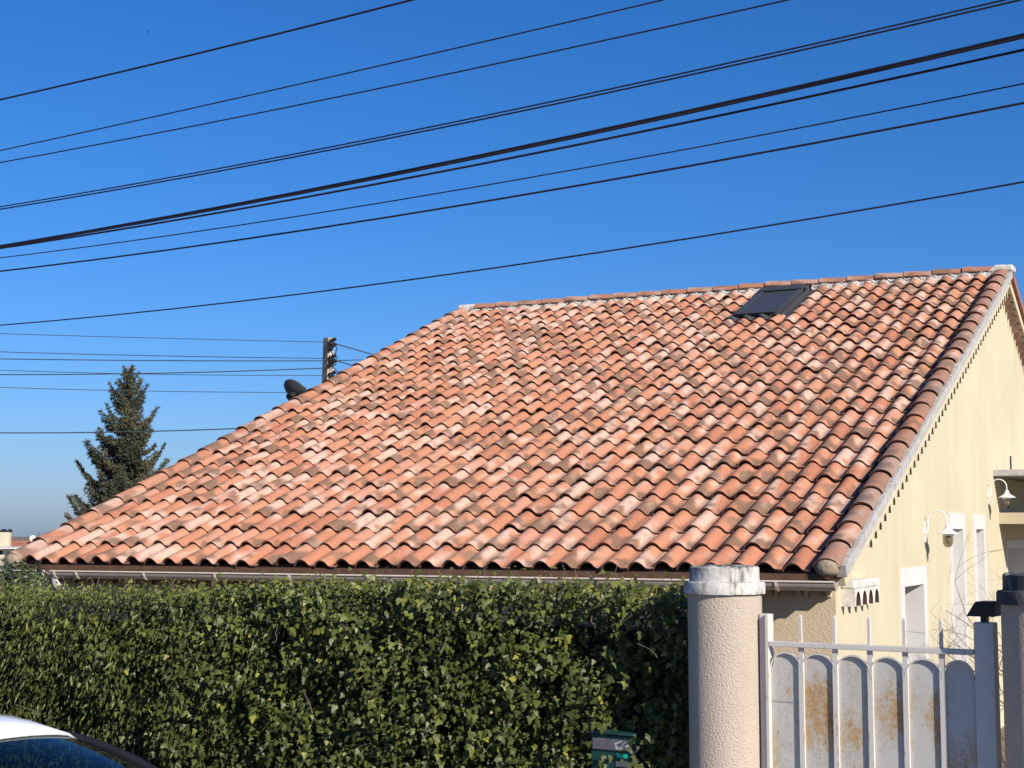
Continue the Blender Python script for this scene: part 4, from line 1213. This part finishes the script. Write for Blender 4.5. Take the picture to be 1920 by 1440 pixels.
    for s_ in (.34, -.34):
        mb = MB(); mb.box((-.62, s_ - .23, .38), (-.10, s_ + .23, .55), ax=(CF, CS, UP), o=o0)
        mb.add([q(-.52, s_ - .23, .50), q(-.40, s_ - .23, .50), q(-.62, s_ - .20, 1.08), q(-.74, s_ - .20, 1.08), q(-.52, s_ + .23, .50), q(-.40, s_ + .23, .50), q(-.62, s_ + .20, 1.08), q(-.74, s_ + .20, 1.08)],
               [(0, 1, 2, 3), (7, 6, 5, 4), (1, 5, 6, 2), (0, 3, 7, 4), (3, 2, 6, 7)]); mb.build('seat', M['seat'], t, bevel=.03)
    mb = MB(); mb.lathe(q(.32, -.34, .86), [(.17, -.012), (.19, 0), (.17, .012)], 24, axis=CF * -1 + UP * .45); mb.build('steering_wheel', M['black'], t)
car()

# ------------------------------------------------------------------ overhead cables along the street
def cable(name, pts, dist_n, rpx, label, group, mat='cable', s_lo=-30, s_hi=9):
    p0 = CAM + FN * dist_n
    P3 = [on_plane(x, y, p0, FN) for x, y in pts]
    s_ = np.array([(p - CAM).dot(FD) for p in P3]); z = np.array([p.z for p in P3])
    c = np.polyfit(s_, z, 2)
    if c[0] < 0: c = np.concatenate([[0], np.polyfit(s_, z, 1)])
    dep = np.mean([(p - CAM).dot(fwd) for p in P3])
    mb = MB()
    mb.tube([CAM * 1.0 + FD * a + FN * dist_n + UP * (np.polyval(c, a) - CAM.z) for a in np.linspace(s_lo, s_hi, 60)], rpx / F * dep, 6)
    return mb.build(name, M[mat], None, label, 'cable', group=group)
GC = 'cables strung along the street'
cable('overhead_cable', [(0, 187), (480, 73.5), (772, 0)], 6.6, 1.9, 'uppermost dark cable, leaving the top edge left of centre', GC)
cable('overhead_cable', [(0, 282.5), (480, 175), (960, 68), (1237, 0)], 6.6, 1.3, 'thin cable second from the top', GC)
cable('overhead_cable', [(0, 305), (480, 212.5), (960, 114), (1475, 0)], 6.6, 1.35, 'thin cable third from the top', GC)
cable('overhead_cable', [(0, 388), (480, 302), (960, 206.5), (1440, 103), (1862, 4)], 6.8, 1.45, 'upper cable of the close pair above the thick bundle', GC)
cable('overhead_cable', [(0, 393), (480, 306), (960, 214), (1440, 109), (1900, 2)], 6.8, 1.6, 'lower cable of the close pair above the thick bundle', GC)
cable('overhead_cable', [(0, 461.5), (480, 373.5), (960, 280), (1440, 175.5), (1920, 64)], 6.9, 2.4, 'upper strand of the thick black cable bundle', GC)
cable('overhead_cable', [(0, 464), (480, 377.5), (960, 284.5), (1440, 180), (1920, 69.5)], 6.86, 1.9, 'lower strand of the thick black cable bundle', GC)
cable('overhead_cable', [(0, 466), (480, 385.5), (960, 297), (1440, 198), (1920, 93)], 6.9, 2.2, 'thick black cable just below the bundle', GC)
cable('overhead_cable', [(0, 484), (480, 416), (960, 340), (1440, 252), (1920, 156)], 7.0, 1.2, 'thin cable third from the bottom', GC)
cable('overhead_cable', [(0, 509), (480, 444), (960, 370), (1440, 285), (1920, 192.5)], 7.0, 1.9, 'dark cable second from the bottom', GC)
cable('overhead_cable', [(0, 610), (480, 561), (960, 498), (1440, 423.5), (1920, 341)], 7.1, 1.5, 'lowest dark street cable, passing just above the roof', GC)

# ------------------------------------------------------------------ concrete pole and its lines
pd_ = 40.0
pt = at_depth(616, 634, pd_); PB = Vector((pt.x, pt.y, -2.5))
pole = empty('electricity_pole', PB, 'concrete electricity pole rising behind the left roof edge', 'pole')
pa = (rgt * 0.80 + Vector((fwd.x, fwd.y, 0)).normalized() * 0.60).normalized(); pb_ = UP.cross(pa)
mb = MB()
V = []
for z, k in ((-2.5, 1.75), (pt.z, 1.0)):
    for sx, sy in ((-1, -1), (1, -1), (1, 1), (-1, 1)): V.append(Vector((PB.x, PB.y, z)) - rgt * (0.10 * (1.0 - (z - PB.z) / (pt.z - PB.z)) * 1.2) + pa * sx * .085 * k + pb_ * sy * .125 * k)
mb.add(V, [(0, 1, 5, 4), (1, 2, 6, 5), (2, 3, 7, 6), (3, 0, 4, 7), (4, 5, 6, 7)]); mb.build('shaft', M['pole'], pole)
ins = []
for py in (643, 674, 705):
    c = at_depth(622, py, pd_ - 0.25); ins.append(c)
    mb = MB(); mb.box((-.05, -.30, -.03), (.05, .05, .03), ax=(rgt, Vector((fwd.x, fwd.y, 0)).normalized() * -1, UP), o=c); mb.build('bracket', M['black'], pole)
    for dx, dz in ((-.02, .05), (.06, .09), (.07, -.05), (.0, -.09), (-.05, -.15)):
        mb = MB(); a = c + rgt * dx + UP * dz
        mb.lathe(a, [(0, -.05), (.05, -.05), (.06, -.02), (.035, .0), (.055, .03), (.03, .06), (0, .07)], 10, axis=(rgt + UP * .3)); mb.build('insulator', M['black'], pole)
for k, pts in enumerate([[(622, 644), (632, 652), (629, 664), (624, 674)], [(624, 676), (633, 668), (630, 682), (622, 690)], [(620, 700), (612, 706), (608, 716), (610, 726)]]):
    mb = MB(); P3 = [at_depth(x, y, pd_ - .3) for x, y in pts]; mb.tube(P3, 0.014, 5); mb.build('jumper_wire', M['black'], pole)
def line(pts, rpx, label, name='power_line', dep=(pd_, pd_), group='lines at the concrete pole', mat='far_cable'):
    ex = np.linspace(pts[0][0], pts[-1][0], 24); xs = [p[0] for p in pts]; ys = [p[1] for p in pts]
    c = np.polyfit(xs, ys, min(2, len(pts) - 1))
    mb = MB(); P3 = [at_depth(x, np.polyval(c, x), dep[0] + (dep[1] - dep[0]) * (x - ex[0]) / (ex[-1] - ex[0])) for x in ex]
    mb.tube(P3, rpx / F * sum(dep) / 2, 5); return mb.build(name, M[mat], None, label, 'power line', group=group)
line([(-250, 617), (0, 625.5), (300, 634), (618, 641.5)], 0.62, 'faint topmost line running left from the concrete pole')
line([(-250, 651), (0, 660), (300, 667), (618, 672)], 0.75, 'upper of two close lines level with the middle insulators')
line([(-250, 668), (0, 673), (300, 676), (618, 676.5)], 0.95, 'lower of two close lines level with the middle insulators')
line([(-250, 700), (0, 701.5), (240, 701.5), (620, 689.5)], 1.0, 'line rising to the right towards the pole past the tip of the conifer')
line([(-250, 683), (0, 694), (250, 701), (618, 704)], 0.62, 'faint line sinking across the tip of the conifer')
line([(-250, 716), (0, 727), (300, 733), (640, 736)], 0.62, 'faint line level with the satellite dish', dep=(37, 37))
line([(-250, 808), (0, 811), (200, 811), (520, 800)], 1.15, 'twisted dark line crossing the middle of the conifer', dep=(37, 37))
line([(626, 644), (668, 655), (705, 667), (780, 688)], 1.1, 'service line dropping to the right from the top insulators')
line([(626, 675), (660, 685), (720, 704)], 1.2, 'service line dropping to the right from the middle insulators')
line([(622, 686), (640, 702), (670, 726)], 0.9, 'steep short line dropping to the right behind the roof')
line([(618, 676.5), (690, 674.5), (800, 671)], 0.8, 'faint level line running right from the middle insulators')

# ------------------------------------------------------------------ conifers
def conifer(base, h, prof, label, seed, n_br, tuft, zlo=0.30):
    g = np.random.default_rng(seed); base = Vector(base)
    t = empty('conifer_tree', base, label, 'tree')
    mb = MB(); mb.tube([base, base + UP * h * .5, base + UP * h * .985], [h * .022, h * .013, h * .003], 8)
    P_, N_, T_, S_, C_ = [], [], [], [], []
    def spray(p, d, ln, n, tone):
        """short shoot set all round with needles"""
        d = d / (np.linalg.norm(d) + 1e-9)
        for i in range(n):
            P_.append(p + d * ln * (i / n) + g.normal(0, tuft * .10, 3)); N_.append(g.normal(0, 1, 3))
            T_.append(d + g.normal(0, .55, 3)); S_.append(tuft * g.uniform(.55, 1.05)); C_.append(min(1, max(0, tone + g.normal(0, .18))))
    zz = np.sort(zlo + (1 - zlo) * (1 - (1 - (np.arange(n_br) + .5) / n_br) ** 0.9))
    for k, zf in enumerate(zz):
        z = h * zf * 0.985
        rad = np.interp(zf, [q[0] for q in prof], [q[1] for q in prof]) * h
        ln = rad * g.choice([0.55, 0.75, 0.92, 1.05, 1.18], p=[.18, .28, .28, .18, .08]); a = k * 2.399963 + g.normal(0, .25)
        dirv = np.array([math.cos(a), math.sin(a), 0]); rise = g.uniform(-.12, .18) + (.55 if zf > .88 else 0); curl = g.uniform(.1, .45)
        tone = 0.25 + 0.5 * g.random()
        pts = []
        for j in range(7):
            u = j / 6; pts.append(np.array(base + UP * z) + dirv * ln * u + np.array([0, 0, ln * (rise * u - .16 * math.sin(u * 3.1) + curl * u ** 4)]))
        mb.tube([Vector(p) for p in pts], [max(.004, ln * .018 * (1 - .8 * j / 6)) for j in range(7)], 5, cap=False)
        ns = max(5, int(ln / (tuft * 0.42)))
        for j in range(ns):
            u = (j + .7) / ns; i = min(5, int(u * 6)); w_ = u * 6 - i; p = pts[i] * (1 - w_) + pts[i + 1] * w_
            along = pts[i + 1] - pts[i]; along = along / np.linalg.norm(along)
            sidev = np.array([-dirv[1], dirv[0], 0])
            spray(p, along + np.array([0, 0, .25]), tuft * .6, 8, tone + .12 * u)
            for sd in (-1, 1):
                sl2 = ln * .40 * (1 - u * .75) * g.uniform(.5, 1.1)
                m_ = max(1, int(sl2 / (tuft * .5)))
                for q_ in range(m_):
                    spray(p + (sidev * sd * .85 + along * .5) * sl2 * (q_ + .5) / m_ + np.array([0, 0, -.10 * sl2]), sidev * sd * .7 + along * .7 + np.array([0, 0, g.uniform(-.2, .3)]), tuft * .6, 7, tone + .1 * u)
    mb.build('trunk', M['bark'], t)
    o = link('crown', leaf_mesh('crown', LANCE * np.array([0.95, 1, 1.]), LANCEF, np.array(P_), np.array(N_), np.array(T_), np.array(S_), np.array(C_), M['needle'], np.array(base)), t); o['kind'] = 'stuff'
    return t
ct_ = at_depth(243, 685, 55)
TB = -5.2; TH_ = ct_.z - TB
px2m = 55 / F
conifer((ct_.x, ct_.y, TB), TH_, [(0.0, 84 * px2m / TH_), (.46, 90 * px2m / TH_), (.56, 100 * px2m / TH_), (.66, 94 * px2m / TH_), (.78, 68 * px2m / TH_), (.88, 42 * px2m / TH_), (.95, 22 * px2m / TH_), (1, 8 * px2m / TH_)],
        'tall dark conifer with upturned branches behind the left roof edge', 12, 200, 0.135)
c2 = at_depth(116, 990, 50)
conifer((c2.x, c2.y, -5.2), c2.z + 5.2, [(0, .2), (.6, .17), (.85, .09), (1, .02)], 'tip of a small conifer just left of the tall one', 31, 46, 0.13)

# ------------------------------------------------------------------ far houses at the left edge
def far_house():
    d = 78.0; c = at_depth(10, 1040, d); rh = Vector((rgt.x, rgt.y, 0)).normalized(); fh = Vector((fwd.x, fwd.y, 0)).normalized()
    axs = (rh, fh, UP)
    h1 = empty('far_house', (c.x, c.y, -6.5), 'distant house with a reddish roof and a cream chimney at the left edge', 'house')
    def pz(y): return CAM.z + (999 - y) / F * d
    def lx(x): return (x - 10) / F * d
    mb = MB(); mb.box((lx(-160), 0.5, -6.5), (lx(80), 7, pz(1040)), ax=axs, o=(c.x, c.y, 0)); mb.build('wall', M['far_wall'], h1)
    o_ = Vector((c.x, c.y, 0))
    def L3(x, y, z): return o_ + rh * x + fh * y + UP * z
    mb = MB(); a, b_ = lx(-170), lx(90)
    mb.add([L3(a, 0, pz(1046)), L3(b_, 0, pz(1046)), L3(b_, 4, pz(1014)), L3(a, 4, pz(1014)), L3(b_, 8, pz(1046)), L3(a, 8, pz(1046)), L3(a, 0, pz(1050)), L3(b_, 0, pz(1050))], [(0, 1, 2, 3), (3, 2, 4, 5), (6, 7, 1, 0)])
    mb.build('roof', M['far_roof'], h1)
    mb = MB(); mb.box((lx(-14), 1.0, pz(1046)), (lx(4), 1.35, pz(997)), ax=axs, o=o_); ch = mb.build('chimney', M['far_wall'], h1)
    mb = MB(); mb.box((lx(-16), .95, pz(997)), (lx(6), 1.40, pz(994.5)), ax=axs, o=o_)
    mb.box((lx(-12), 1.1, pz(994.5)), (lx(-5), 1.3, pz(992)), ax=axs, o=o_); mb.box((lx(1), 1.1, pz(994.5)), (lx(5), 1.3, pz(992)), ax=axs, o=o_); mb.build('chimney_cap', M['dark_cap'], ch)
    mb = MB()
    for x, y0, y1 in ((39, 1012, 1002), (31, 1014, 999), (56, 1013, 1003)): mb.tube([L3(lx(x), 3.6, pz(y0)), L3(lx(x), 3.6, pz(y1))], .02, 5)
    mb.build('aerial', M['zinc'], h1)
    for x, y, lab in ((26, 1010.5, 'white satellite dish nearer the far chimney'), (53.5, 1012, 'white satellite dish at the right end of the far roof')):
        cc = L3(lx(x), 3.0, pz(y)); dish(L3(lx(x), 3.2, pz(1021)), cc, -fh + rh * .35 + UP * .45, 0.155, lab, M['far_white'])
    d2 = 66.0
    def pz2(y): return CAM.z + (999 - y) / F * d2
    c3 = at_depth(-20, 1040, d2); o2 = Vector((c3.x, c3.y, 0)); lx2 = lambda x: (x + 20) / F * d2
    h2 = empty('far_annex', (c3.x, c3.y, -6.5), 'low white building with a grey flat roof in front of the far chimney', 'building')
    mb = MB(); mb.box((lx2(-170), 0, -6.5), (lx2(29.5), 5, pz2(1032)), ax=axs, o=o2); mb.build('wall', M['far_white'], h2)
    mb = MB(); mb.box((lx2(-172), -.3, pz2(1032)), (lx2(34), 5.3, pz2(1026.5)), ax=axs, o=o2); mb.build('flat_roof', M['cement_white'], h2)
    mb = MB(); mb.box((lx2(-172), -.32, pz2(1032)), (lx2(32), -.301, pz2(1029)), ax=axs, o=o2); mb.build('fascia', M['zinc'], h2)
    for x0, x1 in ((-2, 4.5), (-40, -20)): 
        mb = MB(); mb.box((lx2(x0), -.02, pz2(1040)), (lx2(x1), .05, pz2(1033)), ax=axs, o=o2); mb.build('window', M['dark_cap'], h2)
    mb = MB(); mb.box((lx2(-175), -1.5, -6.5), (lx2(135), -1.2, pz2(1039.5)), ax=axs, o=o2); mb.build('parapet', M['far_wall'], h2)
far_house()

# ------------------------------------------------------------------ a bird high in the sky
bp = at_depth(277, 60.5, 95)
mb = MB(); k_ = 0.10
bd = rgt * 1.0
V = [bp - bd * 1.1 * k_, bp - bd * .3 * k_ + UP * .16 * k_, bp + bd * .6 * k_ + UP * .12 * k_, bp + bd * 1.0 * k_, bp + bd * .5 * k_ - UP * .14 * k_, bp - bd * .3 * k_ - UP * .14 * k_]
fx = Vector((fwd.x, fwd.y, 0)).normalized()
V += [bp - bd * .25 * k_ + fx * 1.5 * k_ + UP * .5 * k_, bp - bd * .25 * k_ - fx * 1.5 * k_ + UP * .5 * k_, bp + fx * .14 * k_, bp - fx * .14 * k_]
mb.add(V, [(0, 1, 8), (1, 2, 8), (2, 3, 8), (3, 4, 8), (4, 5, 8), (5, 0, 8), (1, 0, 9), (2, 1, 9), (3, 2, 9), (4, 3, 9), (5, 4, 9), (0, 5, 9), (1, 2, 6), (1, 7, 2), (0, 1, 6)])
mb.build('bird', M['black'], None, 'tiny dark bird high in the upper left sky', 'bird')
